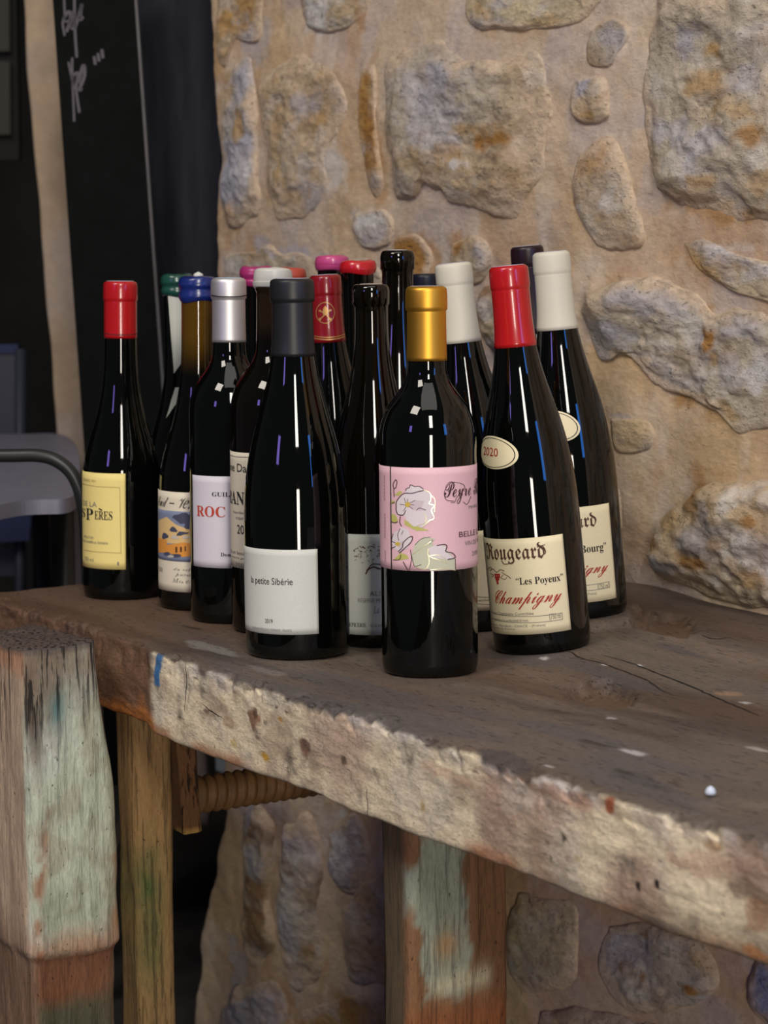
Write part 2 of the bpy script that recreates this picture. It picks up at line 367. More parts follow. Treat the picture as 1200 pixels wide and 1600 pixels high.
ST = [
 ([(590,70),(640,57),(700,62),(760,85),(830,75),(852,110),(852,190),(845,260),(820,310),(800,345),(760,350),(700,325),(650,300),(620,325),(600,300),(588,200),(583,120)], .013, GRY, 1.1),
 ([(556,100),(578,92),(584,180),(590,290),(576,318),(560,250),(552,160)], .006, OCH, .7),
 ([(400,110),(430,85),(480,80),(522,108),(535,160),(530,210),(508,245),(505,300),(480,345),(430,350),(415,330),(405,250),(397,180)], .011, TAN, 1.0),
 ([(326,-30),(395,-25),(398,20),(392,60),(352,68),(335,110),(326,80)], .008, OCH, .8),
 ([(332,128),(372,74),(394,150),(396,250),(402,330),(372,362),(338,352),(330,240)], .008, LIL, 1.2),
 ([(448,-20),(560,-20),(552,28),(510,50),(466,46)], .008, GRY, .8),
 ([(712,-30),(920,-30),(908,28),(852,44),(768,50),(726,42),(710,16)], .008, lin(204,186,148), .8),
 ([(905,48),(925,26),(953,26),(969,46),(952,90),(936,110),(907,106),(900,76)], .009, BRN, 1.0),
 ([(878,132),(892,118),(934,120),(941,160),(938,186),(900,194),(877,172)], .008, TAN, .6),
 ([(890,240),(922,210),(950,214),(972,262),(985,322),(996,380),(962,396),(916,388),(886,330),(880,280)], .007, lin(196,164,130), .4),
 ([(1010,-40),(1110,-50),(1240,-30),(1250,150),(1262,340),(1150,360),(1082,340),(1030,326),(1004,262),(985,182),(982,120),(1000,40)], .020, GRY, 1.5),
 ([(1045,376),(1080,371),(1130,392),(1180,405),(1235,430),(1228,480),(1150,466),(1112,450),(1066,412)], .009, lin(206,180,130), .9),
 ([(900,440),(960,430),(1060,442),(1104,486),(1150,478),(1240,505),(1262,600),(1240,690),(1190,682),(1150,690),(1100,652),(1044,622),(1000,590),(950,562),(908,550),(890,500)], .018, GRY, 1.7),
 ([(940,655),(1000,654),(1016,680),(1002,706),(950,708)], .005, lin(196,172,140), .4),
 ([(1004,812),(1060,770),(1110,756),(1200,742),(1260,742),(1280,850),(1260,962),(1150,948),(1080,934),(1018,908),(994,880)], .022, TAN, 1.8),
 ([(334,396),(400,384),(480,400),(492,440),(478,470),(400,474),(340,455)], .008, GRY, 1.1),
 ([(545,332),(588,325),(606,352),(598,386),(560,388),(540,360)], .006, WHT, .6),
 ([(604,372),(638,360),(662,395),(655,440),(640,470),(606,450)], .008, OCH, .8),
 ([(690,378),(730,364),(752,395),(742,440),(705,450),(686,415)], .008, OCH, .8),
 ([(748,440),(790,428),(812,460),(812,530),(770,562),(740,520)], .012, BRN, 1.4),
 ([(738,570),(790,572),(800,640),(770,680),(735,660)], .008, LIL, .8),
 ([(510,410),(560,400),(590,430),(580,500),(520,510),(498,460)], .008, GRY, 1.0),
 ([(620,490),(690,480),(710,560),(660,620),(610,580)], .009, TAN, 1.0),
 ([(340,500),(420,500),(440,600),(400,660),(345,640)], .009, TAN, 1.0),
 ([(460,540),(560,540),(590,640),(520,700),(455,660)], .010, GRY, 1.0),
 ([(640,660),(720,690),(730,780),(660,800),(620,730)], .010, TAN, 1.0),
 ([(820,720),(900,720),(960,760),(950,860),(860,860),(810,790)], .010, TAN, 1.0),
 ([(372,1262),(392,1250),(414,1290),(408,1400),(420,1480),(390,1520),(366,1500),(368,1380)], .012, BRN, 1.4),
 ([(430,1280),(470,1270),(492,1350),(480,1440),(492,1530),(450,1560),(424,1500),(420,1380)], .010, MLIL, 1.2),
 ([(498,1290),(545,1270),(570,1330),(548,1400),(515,1396),(498,1350)], .006, MLIL, .5),
 ([(512,1420),(570,1370),(618,1330),(640,1420),(640,1500),(600,1540),(530,1540)], .010, TAN, 1.0),
 ([(450,1580),(520,1556),(620,1560),(640,1640),(540,1680),(440,1650)], .012, OCH, 1.3),
 ([(360,1540),(420,1530),(432,1600),(400,1680),(330,1660),(330,1590)], .016, LIL, 1.4),
 ([(800,1384),(868,1398),(902,1428),(896,1530),(862,1552),(800,1556),(780,1480)], .008, lin(188,176,146), .7),
 ([(938,1444),(1010,1440),(1080,1470),(1112,1510),(1110,1560),(1040,1590),(960,1580),(928,1530),(922,1480)], .008, GRY, 1.3),
 ([(1160,1480),(1262,1510),(1270,1640),(1190,1620),(1150,1560)], .012, lin(150,150,176), 1.2),
 ([(820,1580),(900,1572),(1010,1600),(1060,1640),(980,1700),(820,1690)], .010, TAN, 1.0),
]
for i, (poly, h, b, r) in enumerate(ST): stone(poly, h, b, r, seed=i)
# stones just past the frame, so that the wall goes on to the right and above
for i, (cx, cz, sx, sz) in enumerate([(-.40, .43, .10, .10), (-.42, .17, .09, .10), (-.19, .34, .09, .11), (-.18, .09, .10, .07), (.06, .42, .11, .09), (.05, .17, .10, .10), (.30, .33, .10, .12), (.30, .07, .11, .07), (.55, .40, .11, .10), (.55, .15, .10, .11),
                                      (-.36, -.28, .09, .09), (-.10, -.26, .11, .08), (.18, -.30, .10, .09), (-.95, .66, .11, .06), (-.66, .68, .12, .07), (-.34, .66, .12, .07), (-.04, .66, .12, .08), (.28, .62, .12, .09), (-1.28, .68, .09, .06), (.80, .28, .11, .12), (.50, -.28, .12, .09)]):
    an = np.linspace(0, 2 * np.pi, 11, endpoint=False); rr_ = 1 + 0.13 * np.sin(an * 3 + i * 2.1) + 0.08 * np.cos(an * 5 + i)
    q = np.maximum(np.abs(np.cos(an)), np.abs(np.sin(an))) ** -0.5
    stone(np.stack([cx + sx * np.cos(an) * rr_ * q, cz + sz * np.sin(an) * rr_ * q], -1), .014, (TAN, GRY, OCH)[i % 3], 1.1, world=True, seed=60 + i)

# ---- dark passage behind the wall's left end
DK = noisy(mat('unlit_interior_black', (0.010, 0.010, 0.009), 0.85), (6, 6, 6), 0.5, 0.2, 0.01)  # near-black base colour stands in for the unlit interior
def quadwall(name, a, b, z0, z1, m, thick=0.1):
    a = np.array(a, float); b = np.array(b, float); t = b - a; n = np.array([-t[1], t[0]]); n = n / np.linalg.norm(n) * thick
    lp = [(*a, z0), (*b, z0), (*(b + n), z0), (*(a + n), z0), (*a, z1), (*b, z1), (*(b + n), z1), (*(a + n), z1)]
    o = link(name, mesh_np(name, lp, [(0, 1, 5, 4), (1, 2, 6, 5), (2, 3, 7, 6), (3, 0, 4, 7), (4, 5, 6, 7), (3, 2, 1, 0)], smooth=False), m)
    return tag(o, kind='structure')
pb0 = lat_dep(-2.6, 6.0, 0)[:2]; pb1 = lat_dep(1.2, 6.0, 0)[:2]
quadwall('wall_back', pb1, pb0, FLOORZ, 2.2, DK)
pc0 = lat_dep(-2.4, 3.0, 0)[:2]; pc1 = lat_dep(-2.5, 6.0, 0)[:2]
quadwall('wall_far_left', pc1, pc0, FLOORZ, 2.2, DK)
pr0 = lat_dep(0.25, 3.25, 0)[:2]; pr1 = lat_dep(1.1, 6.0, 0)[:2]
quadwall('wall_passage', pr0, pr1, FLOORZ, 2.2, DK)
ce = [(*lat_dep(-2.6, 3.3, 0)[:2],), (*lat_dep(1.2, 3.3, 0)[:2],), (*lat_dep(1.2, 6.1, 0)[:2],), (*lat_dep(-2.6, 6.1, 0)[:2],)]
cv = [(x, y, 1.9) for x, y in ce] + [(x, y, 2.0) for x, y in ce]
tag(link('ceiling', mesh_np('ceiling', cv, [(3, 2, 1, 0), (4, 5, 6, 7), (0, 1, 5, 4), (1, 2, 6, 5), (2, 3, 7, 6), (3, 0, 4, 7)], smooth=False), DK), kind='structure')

# pale rough stone jamb at the left (leans a little, wavy arrises), standing behind the blackboard
JAMB = noisy(mat('pale_limestone', rough=0.9), (40, 40, 40), 0.12, 0.4, 0.004, 7, vcol=True)
DJ = 3.45
lft = [(28, -60), (36, 0), (42, 100), (50, 200), (56, 280), (62, 330), (66, 400), (72, 480), (80, 560), (86, 640), (92, 720), (97, 800), (103, 900), (112, 1020), (124, 1200), (130, 1290)]
lf = catmull(lft, 8)
loops = []; zz = []
for (px, py) in lf[::-1]:
    p = at(px, py, DJ); z = p[2]
    lat = (p - CAM).dot(rt)
    wv = 0.0006 * math.sin(z * 23) + 0.0004 * math.sin(z * 51 + 1)
    lp = rrect(0.20, 0.16, 0.006, 0.02)
    lp = lp + np.array([lat + 0.10, 0])
    lp[:, 0] += wv * np.sign(lp[:, 0] - lat - 0.1)
    w = np.array([[*(CAM[:2] + rt[:2] * a + fh[:2] * (DJ + 0.08 + b))] for a, b in lp]); loops.append(w); zz.append(z)
V = loft(np.array(loops), zz, 4, 0)
Pj = V.reshape(-1, 3)
cj = np.broadcast_to(lin(176, 160, 146), (len(Pj), 3)).copy()
cj = mixc(cj, lin(170, 146, 112), sm(0, .6, fbm(Pj, 7, 3, 4)) * .6); cj = mixc(cj, lin(150, 134, 118), sm(.0, .6, fbm(Pj, 16, 4, 4)) * .5)
V = V + 0.0009 * np.stack([fbm(V, 12, 5), fbm(V, 12, 6), V[..., 0] * 0], -1)
tag(link('wall_left', grid_mesh('wall_left', V, cj.reshape(V.shape), wrap=True, flip=True), JAMB), kind='structure')

# dark blue grey door leaf between blackboard and wall
def board_from_px(name, q, dep, th, m, parent=None, dep2=None):
    """panel whose four corners are given where they stand: q = photo corners, dep/dep2 = depth of left and right edge"""
    d2 = dep if dep2 is None else dep2
    ds = (dep, d2, d2, dep)
    A = [at(px, py, d) for (px, py), d in zip(q, ds)]
    n = np.cross(A[1] - A[0], A[3] - A[0]); n /= np.linalg.norm(n)
    if n.dot(fh) < 0: n = -n
    B = [a + n * th for a in A]
    F = [(0, 1, 2, 3), (7, 6, 5, 4), (0, 4, 5, 1), (1, 5, 6, 2), (2, 6, 7, 3), (3, 7, 4, 0)]
    me = mesh_np(name, A + B, F, smooth=False)
    bm = bmesh.new(); bm.from_mesh(me); bmesh.ops.recalc_face_normals(bm, faces=bm.faces); bm.to_mesh(me); bm.free()
    return link(name, me, m, parent)
DOORM = noisy(mat('dark_blue_grey_paint', (0.022, 0.024, 0.033), 0.7, **{'Specular IOR Level': 0.2}), (18, 18, 3), 0.5, 0.3, 0.003)
d = board_from_px('door_1', [(196, -60), (345, -60), (345, 1150), (250, 1150)], 3.12, 0.04, DOORM, dep2=3.02)
tag(d, kind='structure')

# blackboard
bb = empty('chalkboard', at(150, 1290, 3.0)); tag(bb, 'tall black chalkboard with grey chalk writing leaning at the left behind the bottles', 'chalkboard', kind='thing')
BBM = noisy(mat('black_slate_paint', (0.003, 0.004, 0.0035), 0.8, **{'Specular IOR Level': 0.12}), (30, 30, 30), 0.4, 0.1, 0.001)
def child_world(o, p):
    o.parent = p; o.matrix_parent_inverse = Matrix.Translation(-Vector(p.location)); return o
child_world(board_from_px('board', [(78, -60), (206, -60), (298, 1250), (170, 1250)], 3.0, 0.018, BBM), bb)
EDG = noisy(mat('worn_grey_edge', (0.10, 0.095, 0.095), 0.6), (40, 40, 10), 0.4, 0.2, 0.002)
child_world(board_from_px('edge_strip', [(206, -60), (210, -60), (302, 1250), (298, 1250)], 2.998, 0.022, EDG), bb)
CHALK = mat('grey_chalk', (0.12, 0.11, 0.125), 0.9)
# chalk writing (flat ribbons on the board)
def ribbons(name, strokes, dep, m, parent):
    V = []; F = []
    for pts, w in strokes:
        pts = catmull(pts, 6) if len(pts) > 2 else np.array(pts, float)
        t = np.gradient(pts, axis=0); t /= (np.linalg.norm(t, axis=1)[:, None] + 1e-9); n = np.stack([-t[:, 1], t[:, 0]], -1)
        b0 = len(V)
        for p, nn in zip(pts, n):
            V.append(at(*(p + nn * w / 2), dep)); V.append(at(*(p - nn * w / 2), dep))
        F += [(b0 + 2 * i, b0 + 2 * i + 1, b0 + 2 * i + 3, b0 + 2 * i + 2) for i in range(len(pts) - 1)]
    return child_world(link(name, mesh_np(name, V, F, smooth=False), m), parent)
ribbons('chalk_writing', [
 ([(99, -20), (101, 22), (98, 36), (101, 56)], 3.4), ([(116, -10), (117, 40), (118, 62), (120, 90)], 4), ([(99, 30), (107, 18), (110, 28), (104, 50)], 4.5), ([(108, 44), (114, 18), (116, 40), (112, 46)], 4.5),
 ([(117, 44), (124, 22), (128, 6), (125, 30), (130, 26)], 4.5), ([(101, 34), (128, 27)], 3.5),
 ([(107, 97), (113, 125), (116, 140)], 3.5), ([(113, 90), (113, 112), (116, 190)], 3.4), ([(112, 120), (122, 114), (119, 138), (124, 176)], 4), ([(122, 130), (130, 102), (132, 118), (124, 140), (128, 138)], 5),
 ([(147, 88), (149, 101)], 4.6), ([(153, 83), (155, 96)], 4.6), ([(159, 77), (161, 91)], 4.6)], 2.9985, CHALK, bb)

# dim panes in the gloom far left
WF = mat('dark_window_frame', (0.006, 0.006, 0.005), 0.8); WP = mat('dull_olive_pane', (0.022, 0.021, 0.012), 0.6)
wroot = empty('window_1', at(-20, 100, 4.6)); tag(wroot, kind='structure')
child_world(board_from_px('window_frame', [(-70, -80), (24, -80), (30, 250), (-70, 250)], 4.62, 0.03, WF), wroot)
for q in ([(-60, -70), (14, -70), (15, 80), (-60, 80)], [(-60, 96), (15, 96), (16, 210), (-60, 210)]):
    child_world(board_from_px('pane', q, 4.60, 0.01, WP), wroot)

# ---- grey table, chairs behind
TG = noisy(mat('blue_grey_table_paint', (0.19, 0.19, 0.25), 0.45), (30, 30, 30), 0.12, 0.05, 0.001)
BLKT = mat('black_tube', (0.02, 0.022, 0.022), 0.35)
tb = empty('cafe_table', (0, 0, 0)); tag(tb, 'small blue-grey table with a rounded edge in the gloom behind the bench end', 'table', kind='thing')
TZ = 0.0
tl = [(-150, 652), (60, 648), (100, 652), (128, 672), (160, 690)]
# table top at z such that its front edge is at py 780 and its back edge at py 655
zt = 0.064
cpts = [on_z(px, py, zt) for px, py in [(-160, 678), (20, 678), (80, 677), (108, 684), (122, 704), (124, 745), (112, 776), (40, 782), (-160, 796)]]
cc = catmull([p[:2] for p in cpts] + [cpts[0][:2]], 20)[:-1]
V = loft(np.array([cc, cc]), [zt - 0.016, zt], 6, 0.0)
V[..., :2] = V[..., :2]
child = link('tabletop', grid_mesh('tabletop', V, wrap=True, flip=True, smooth=False), TG, tb)
ctr = cc.mean(0)
for k_ in (0.72,):
    for i in (0, 35, 70, 110):
        p = ctr + (cc[i % len(cc)] - ctr) * k_
        tube('leg', [(p[0], p[1], FLOORZ), (p[0], p[1], zt - 0.016)], 0.014, 12, BLKT, tb)
# black tubular chair in front of the table
ch = empty('tube_chair', (0, 0, 0)); tag(ch, 'black tubular metal chair whose curved back rail crosses the grey table', 'chair', kind='thing')
dc = 2.24
rail = [at(px, py, dc) for px, py in [(-330, 1000), (-318, 800), (-280, 730), (-200, 712), (0, 712), (60, 712), (92, 722), (116, 746), (130, 790), (136, 860), (140, 1000)]]
rl_ = catmull(rail, 8)
tube('back_rail', rl_, 0.0068, 14, BLKT, ch)
for p in (rl_[0], rl_[-1]):
    tube('leg', [p, (p[0], p[1], -0.3), (p[0] - .02, p[1] + .01, FLOORZ)], 0.009, 12, BLKT, ch)
for p in (rl_[0], rl_[-1]):
    q = p + fh * 0.0 - rt * 0.0 + np.array([0, 0, 0]) + fh * 0.38
    tube('leg', [(q[0], q[1], -0.31), (q[0], q[1], FLOORZ)], 0.009, 12, BLKT, ch)
sa = [rl_[0][:2], rl_[-1][:2], rl_[-1][:2] + fh[:2] * 0.38, rl_[0][:2] + fh[:2] * 0.38]
sv = [(*p, -0.325) for p in sa] + [(*p, -0.30) for p in sa]
so = mesh_np('seat', sv, [(3, 2, 1, 0), (4, 5, 6, 7), (0, 1, 5, 4), (1, 2, 6, 5), (2, 3, 7, 6), (3, 0, 4, 7)], smooth=False)
link('seat', so, BLKT, ch)
# second chair beyond the table
c2 = empty('panel_chair', (0, 0, 0)); tag(c2, 'dim blue-grey chair with a panel back standing behind the grey table', 'chair', kind='thing')
CP = mat('blue_grey_chair_panel', (0.03, 0.036, 0.055), 0.5); CB = mat('blue_cloth_and_highlight', (0.012, 0.022, 0.08), 0.7)
board_from_px('backrest', [(-120, 548), (22, 545), (34, 566), (34, 660), (-120, 662)][0:1] + [(24, 546), (36, 900), (-120, 900)], 3.85, 0.02, CP, c2)
board_from_px('top_rail_highlight', [(-120, 540), (28, 538), (28, 552), (-120, 554)], 3.845, 0.03, CB, c2)  # blue highlight along the backrest top, built as a coloured rail
tube('back_post', [at(32, 545, 3.84), at(34, 1500, 3.84) * np.array([1, 1, 0]) + np.array([0, 0, FLOORZ])], 0.010, 10, CP, c2)
board_from_px('seat_cloth', [(-60, 790), (50, 790), (46, 845), (-60, 850)], 3.80, 0.02, CB, c2)

# pale pebbles on the dark floor
for i, (px, py, s) in enumerate([(339, 1420, .008), (321, 1480, .0075)]):
    an = np.linspace(0, np.pi, 9); prof = np.stack([np.sin(an) * s, -np.cos(an) * s * .7], -1); prof[:, 0] += 1e-5
    p = on_z(px, py, FLOORZ + s * .6)
    o = link('pebble', lathe('pebble', prof, 16), mat('pale_pebble', (.5, .5, .46), .8)); o.location = p
    tag(o, ('pale pebble on the dark floor, farther one near the wall foot', 'pale pebble on the dark floor, nearer one left of its twin')[i], 'pebble', 'pale pebbles on the dark floor', 'thing')

# ================================================================== BOTTLE LAYOUT (needed first: the worn bench top dips and rises under them)
# profile curves: (z/H, r/R) from shoulder start to neck
PROF = {
 'burgundy': [(.36, 1), (.42, .985), (.47, .95), (.53, .885), (.585, .80), (.64, .69), (.69, .585), (.74, .495), (.79, .43), (.84, .39), (.90, .375)],
 'slim':     [(.38, 1), (.42, .975), (.47, .89), (.52, .775), (.576, .635), (.625, .545), (.676, .475), (.73, .435), (.80, .415), (.90, .41)],
 'bordeaux': [(.60, 1), (.632, .985), (.66, .935), (.69, .84), (.715, .71), (.735, .59), (.752, .50), (.77, .435), (.79, .405), (.85, .39), (.90, .385)],
 'flute':    [(.28, 1), (.36, .97), (.44, .91), (.52, .82), (.60, .70), (.68, .58), (.76, .48), (.84, .42), (.90, .40)],
}
class B: pass
BT = {}
BULGY = {'alsace': .0015, 'tall': .0015, 'siberie': .0012, 'pink': .0008, 'roc': .0008, 'yellow': .0005, 'danj': .0013}
def plan(key, cx, by, tx, ty, d, R, kind, z0=None, rn=None):
    b = B(); b.lipb = BULGY.get(key, .0003); b.key = key; b.d = d; b.R = R; b.kind = kind
    b.hw = R / d * FPX
    if by is not None:
        byc = by - b.hw * math.sin(math.atan((by - 420) / FPX)) * 0.96
        base = at(cx, byc, d)
    else:
        base = lat_dep((cx - 600) / FPX * d, d, 0); base[2] = z0 or 0.0
        byc = pix(base)[1]
    b.base = base; top = at(tx, ty + 2, d)
    ax = top - base; b.H = np.linalg.norm(ax); ax /= b.H; b.ax = ax
    b.bp = np.array([cx, byc], float) if by is not None else np.array(pix(base)); b.tp = np.array([tx, ty + 2.0])
    toc = CAM - base; toc[2] = 0; yb = -toc / np.linalg.norm(toc); yb = yb - ax * yb.dot(ax); yb /= np.linalg.norm(yb); xb = np.cross(yb, ax)
    b.M = Matrix(((xb[0], yb[0], ax[0], base[0]), (xb[1], yb[1], ax[1], base[1]), (xb[2], yb[2], ax[2], base[2]), (0, 0, 0, 1)))
    b.rn = rn if rn else PROF[kind][-1][1] * R
    BT[key] = b
    k = PROF[kind]; H = b.H; r_end = k[-1][1]
    def rr(t): return b.rn + (t - r_end) / (1 - r_end) * (R - b.rn)
    pr = [(R * .90, 0.0), (R * .955, .0010), (R * .985, .003), (R, .008), (R, .0095), (R, .012), (R, H * (k[0][0] - .20)), (R, H * (k[0][0] - .06)), (R, H * (k[0][0] - .02))]
    sh = catmull([(z * H, rr(r)) for z, r in k], 5)
    pr += [(r, z) for z, r in sh]
    pr += [(b.rn, H - .019), (b.rn + b.lipb * .3, H - .0175), (b.rn + b.lipb * .9, H - .0165), (b.rn + b.lipb, H - .006), (b.rn + b.lipb * .6, H - .003), (b.rn - .0003, H - .0008), (b.rn - .002, H)]
    b.prof = pr
    pz = np.array([p[1] for p in pr]); prr = np.array([p[0] for p in pr])
    b.rad = lambda z: np.interp(z, pz, prr)
    b.sz = H / np.linalg.norm(b.tp - b.bp)
    ap = (b.tp - b.bp) / np.linalg.norm(b.tp - b.bp); pp = np.array([-ap[1], ap[0]])
    def loc(px, py, clipv=0.999):
        v = np.array([px, py], float) - b.bp; a = v.dot(ap); p = v.dot(pp); z = a * b.sz
        for _ in range(4):
            h = max(float(b.rad(z)) / d * FPX, 1); s = np.clip(p / h, -clipv, clipv); ph = math.asin(s)
            z = (a + h * math.cos(ph) * math.sin(math.atan((py - 420) / FPX))) * b.sz
        return ph, z
    b.loc = loc
    b.zpx = lambda px, py: loc(px, py)[1]
    return b
#     key        cx   by    tx   ty   d     R
plan('yellow',   190, 938, 188, 439, 2.14, .0367, 'slim')
plan('green',    290, None, 276, 430, 2.22, .0360, 'slim', 0.0, .0135)
plan('painting', 310, 955, 309, 434, 2.07, .0367, 'slim')
plan('roc',      362, 975, 357, 434, 1.995, .0367, 'bordeaux')
plan('danj',     427, None, 427, 421, 1.92, .0378, 'bordeaux', 0.0)
plan('pinkwax_l', 404, None, 402, 418, 2.22, .0360, 'slim', 0.0)
plan('orange',   447, None, 451, 420, 2.14, .0360, 'slim', 0.0, .0140)
plan('siberie',  466, 1032, 456, 435, 1.81, .0425, 'burgundy')
plan('crimson',  536, None, 508, 429, 2.06, .0370, 'burgundy', 0.0, .0137)
plan('pinkwax',  522, None, 519, 401, 2.22, .0360, 'slim', 0.0, .0142)
plan('redwax',   573, None, 559, 409, 2.14, .0360, 'slim', 0.0, .0145)
plan('alsace',   588, 1012, 579, 442, 1.88, .0380, 'burgundy')
plan('tall',     622, None, 621, 389, 1.99, .0360, 'burgundy', 0.0, .0138)
plan('navy',     676, None, 665, 427, 2.20, .0360, 'burgundy', 0.0)
plan('pink',     672, 1060, 666, 447, 1.73, .0377, 'bordeaux')
plan('white',    766, 986, 708, 411, 1.95, .0405, 'burgundy')
plan('rouge',    848, 1022, 794, 415, 1.80, .0397, 'burgundy')
plan('purple',   868, None, 823, 384, 2.08, .0385, 'burgundy', 0.012)
plan('bourg',    908, 968, 861, 393, 1.92, .0405, 'burgundy')

def bench_h(x, y):
    x = np.asarray(x, float); y = np.asarray(y, float)
    num = 0 * x; den = 0 * x + 0.12
    for b in BT.values():
        dx, dy = x - b.base[0], y - b.base[1]; r2 = dx * dx + dy * dy
        w = np.exp(-(r2 / 0.044 ** 2) ** 2.5) * 60 + np.exp(-r2 / 0.10 ** 2) * 0.25
        gx, gy = -b.ax[0] / b.ax[2], -b.ax[1] / b.ax[2]
        lim = np.clip(1.0 - (np.sqrt(r2) - 0.05) / 0.08, 0, 1)
        num = num + w * (b.base[2] + (gx * dx + gy * dy) * lim); den = den + w
    return num / den

# ================================================================== WORKBENCH
bench = empty('workbench', (0, 0, FLOORZ)); tag(bench, 'old thick workbench with cream-painted worn edge carrying all the bottles', 'workbench', kind='thing')
def to_world_parent(o, p):
    o.parent = p; o.matrix_parent_inverse = Matrix.Translation(-Vector(p.location)); return o
TH = 0.071
def spots2(P2, col, lst, warp, ws=0.6):
    w1 = fbm(P2, warp, 91, 4); w2 = fbm(P2, warp, 92, 4)
    x, y = P2[..., 0], P2[..., 1]
    for cx, cy, rx, ry, c, s in lst:
        sel = (np.abs(x - cx) < rx * 2.2) & (np.abs(y - cy) < ry * 2.2)
        if not sel.any(): continue
        u = (x[sel] - cx) / rx + ws * w1[sel]; v = (y[sel] - cy) / ry + ws * w2[sel]
        m = (1 - sm(0.7, 1.1, np.sqrt(u * u + v * v))) * s
        col[sel] = mixc(col[sel], c, m)
    return col
# cross-section of the slab, from back along the top, over the arris, down the front, back underneath
ys = np.concatenate([np.linspace(WY - 0.004, 0.012, 190)])
top = [(y, 0.0) for y in ys]
arr = [(0.012 - 0.012 * math.sin(a), -0.005 + 0.005 * math.cos(a)) for a in np.linspace(0.15, math.pi / 2, 7)]
front = [(0.0, z) for z in np.linspace(-0.007, -TH + 0.006, 46)]
bot = [(0.004 - 0.004 * math.cos(a), -TH + 0.004 - 0.004 * math.sin(a)) for a in np.linspace(0.2, math.pi / 2, 4)] + [(y, -TH) for y in np.linspace(0.02, WY - 0.004, 14)]
loopb = np.array(top + arr + front + bot)
xst = np.concatenate([np.linspace(-1.12, 0.06, 520), np.linspace(0.065, 0.5, 120)])
V = loft(np.array([loopb] * len(xst)), xst, 6, 0.0)      # columns: y, z, x
nY, nZ, nX = V[..., 0].copy(), V[..., 1].copy(), V[..., 2].copy()
nX = nX - 0.25 * nY * sm(-0.8, -1.12, nX)               # the far end is sawn a little askew
x, y, z = nX, nY, nZ
P = np.stack([x, y, z], -1); Pg = P * np.array([0.22, 1, 1])
topm = sm(-0.02, -0.002, z)
rp = (x - 0) ; 
# dog holes worn into the top (elongated recesses)
def hole(px0, px1, py0, py1, depth):
    a = on_z((px0 + px1) / 2, py0, 0); b_ = on_z((px0 + px1) / 2, py1, 0); c0 = (a + b_) / 2
    rd = abs((a - b_).dot(fh)) / 2; rl = (on_z(px1, (py0 + py1) / 2, 0) - on_z(px0, (py0 + py1) / 2, 0)).dot(rt) / 2
    dx, dy = x - c0[0], y - c0[1]
    u = (dx * rt[0] + dy * rt[1]) / rl; v = (dx * fh[0] + dy * fh[1]) / rd
    n1 = fbm(P, 45, 61, 4)
    return (1 - sm(0.72, 1.02, np.sqrt(u * u + v * v) + 0.28 * n1)), depth, v
H1 = hole(882, 1006, 1060, 1104, .013); H2 = hole(978, 1092, 966, 1003, .010)
hh = bench_h(x, y)
seat = 0 * x
for b in BT.values(): seat = np.maximum(seat, np.exp(-(((x - b.base[0]) ** 2 + (y - b.base[1]) ** 2) / .047 ** 2) ** 4))
hh = hh - .0005 * seat
edge_in = sm(0.0, 0.06, y)
zt_ = hh * edge_in + (0.0012 * fbm(Pg, 30, 62, 4) * topm + 0.002 * fbm(P, 8, 63, 2)) * (1 - seat)
for m_, dep_, v_ in (H1, H2): zt_ = zt_ - dep_ * m_ * (0.75 + 0.25 * v_) * topm
chip = sm(0.1, 0.7, fbm(P, 60, 64, 4)) * np.exp(-(y / 0.012) ** 2) * sm(-0.03, -0.0, z)
zz_ = z + zt_ * topm - 0.004 * chip
fr = np.exp(-(y / 0.01) ** 2) * sm(-TH - .01, -TH + .02, z)
yy_ = y + (0.0018 * fbm(P, 14, 65, 3) + 0.0008 * fbm(P * np.array([.4, 1, 1]), 120, 66, 3)) * np.exp(-(y / 0.02) ** 2) + 0.003 * chip
# left of the cream paint the edge bulges and is rounded, with a bevel under it
xp = on_y(240, 1060, 0)[0]; xl = on_y(165, 1060, 0)[0]
lf_ = 1 - sm(xp - 0.03, xp + 0.01, x)
yy_ = yy_ + lf_ * np.exp(-(y / 0.02) ** 2) * (0.004 * sm(-0.03, 0.0, z) + 0.0016 * fbm(P, 30, 67, 3))
zz_ = zz_ + 0.006 * lf_ * sm(-.05, -TH, z) * np.exp(-(y / 0.03) ** 2)
# bottom edge wave
zz_ = zz_ + 0.0025 * fbm(P, 10, 68, 3) * sm(-.04, -TH, z)
# colours
TW = lin(104, 93, 82)
colb = np.broadcast_to(TW, x.shape + (3,)).copy()
colb = mixc(colb, lin(64, 54, 48), sm(-0.1, 0.6, fbm(Pg, 14, 71, 5)) * 0.8)
colb = mixc(colb, lin(128, 112, 98), sm(0.1, 0.7, fbm(Pg, 22, 72, 5)) * 0.6)
colb = mixc(colb, lin(92, 68, 50), sm(0.0, 0.7, fbm(Pg, 9, 73, 4)) * 0.6)
colb = mixc(colb, lin(84, 84, 88), sm(0.15, 0.7, fbm(Pg, 17, 74, 4)) * 0.5)
colb = mixc(colb, lin(100, 70, 50), (1 - sm(xp - 0.1, xp + 0.08, x)) * 0.6)
for m_, _, _ in (H1, H2): colb = mixc(colb, lin(100, 78, 58), m_ * .8)
def tsp(px, py, rx, ry, c, s):
    a = on_z(px, py, 0.0); return (a[0], a[1], rx, ry, c, s)
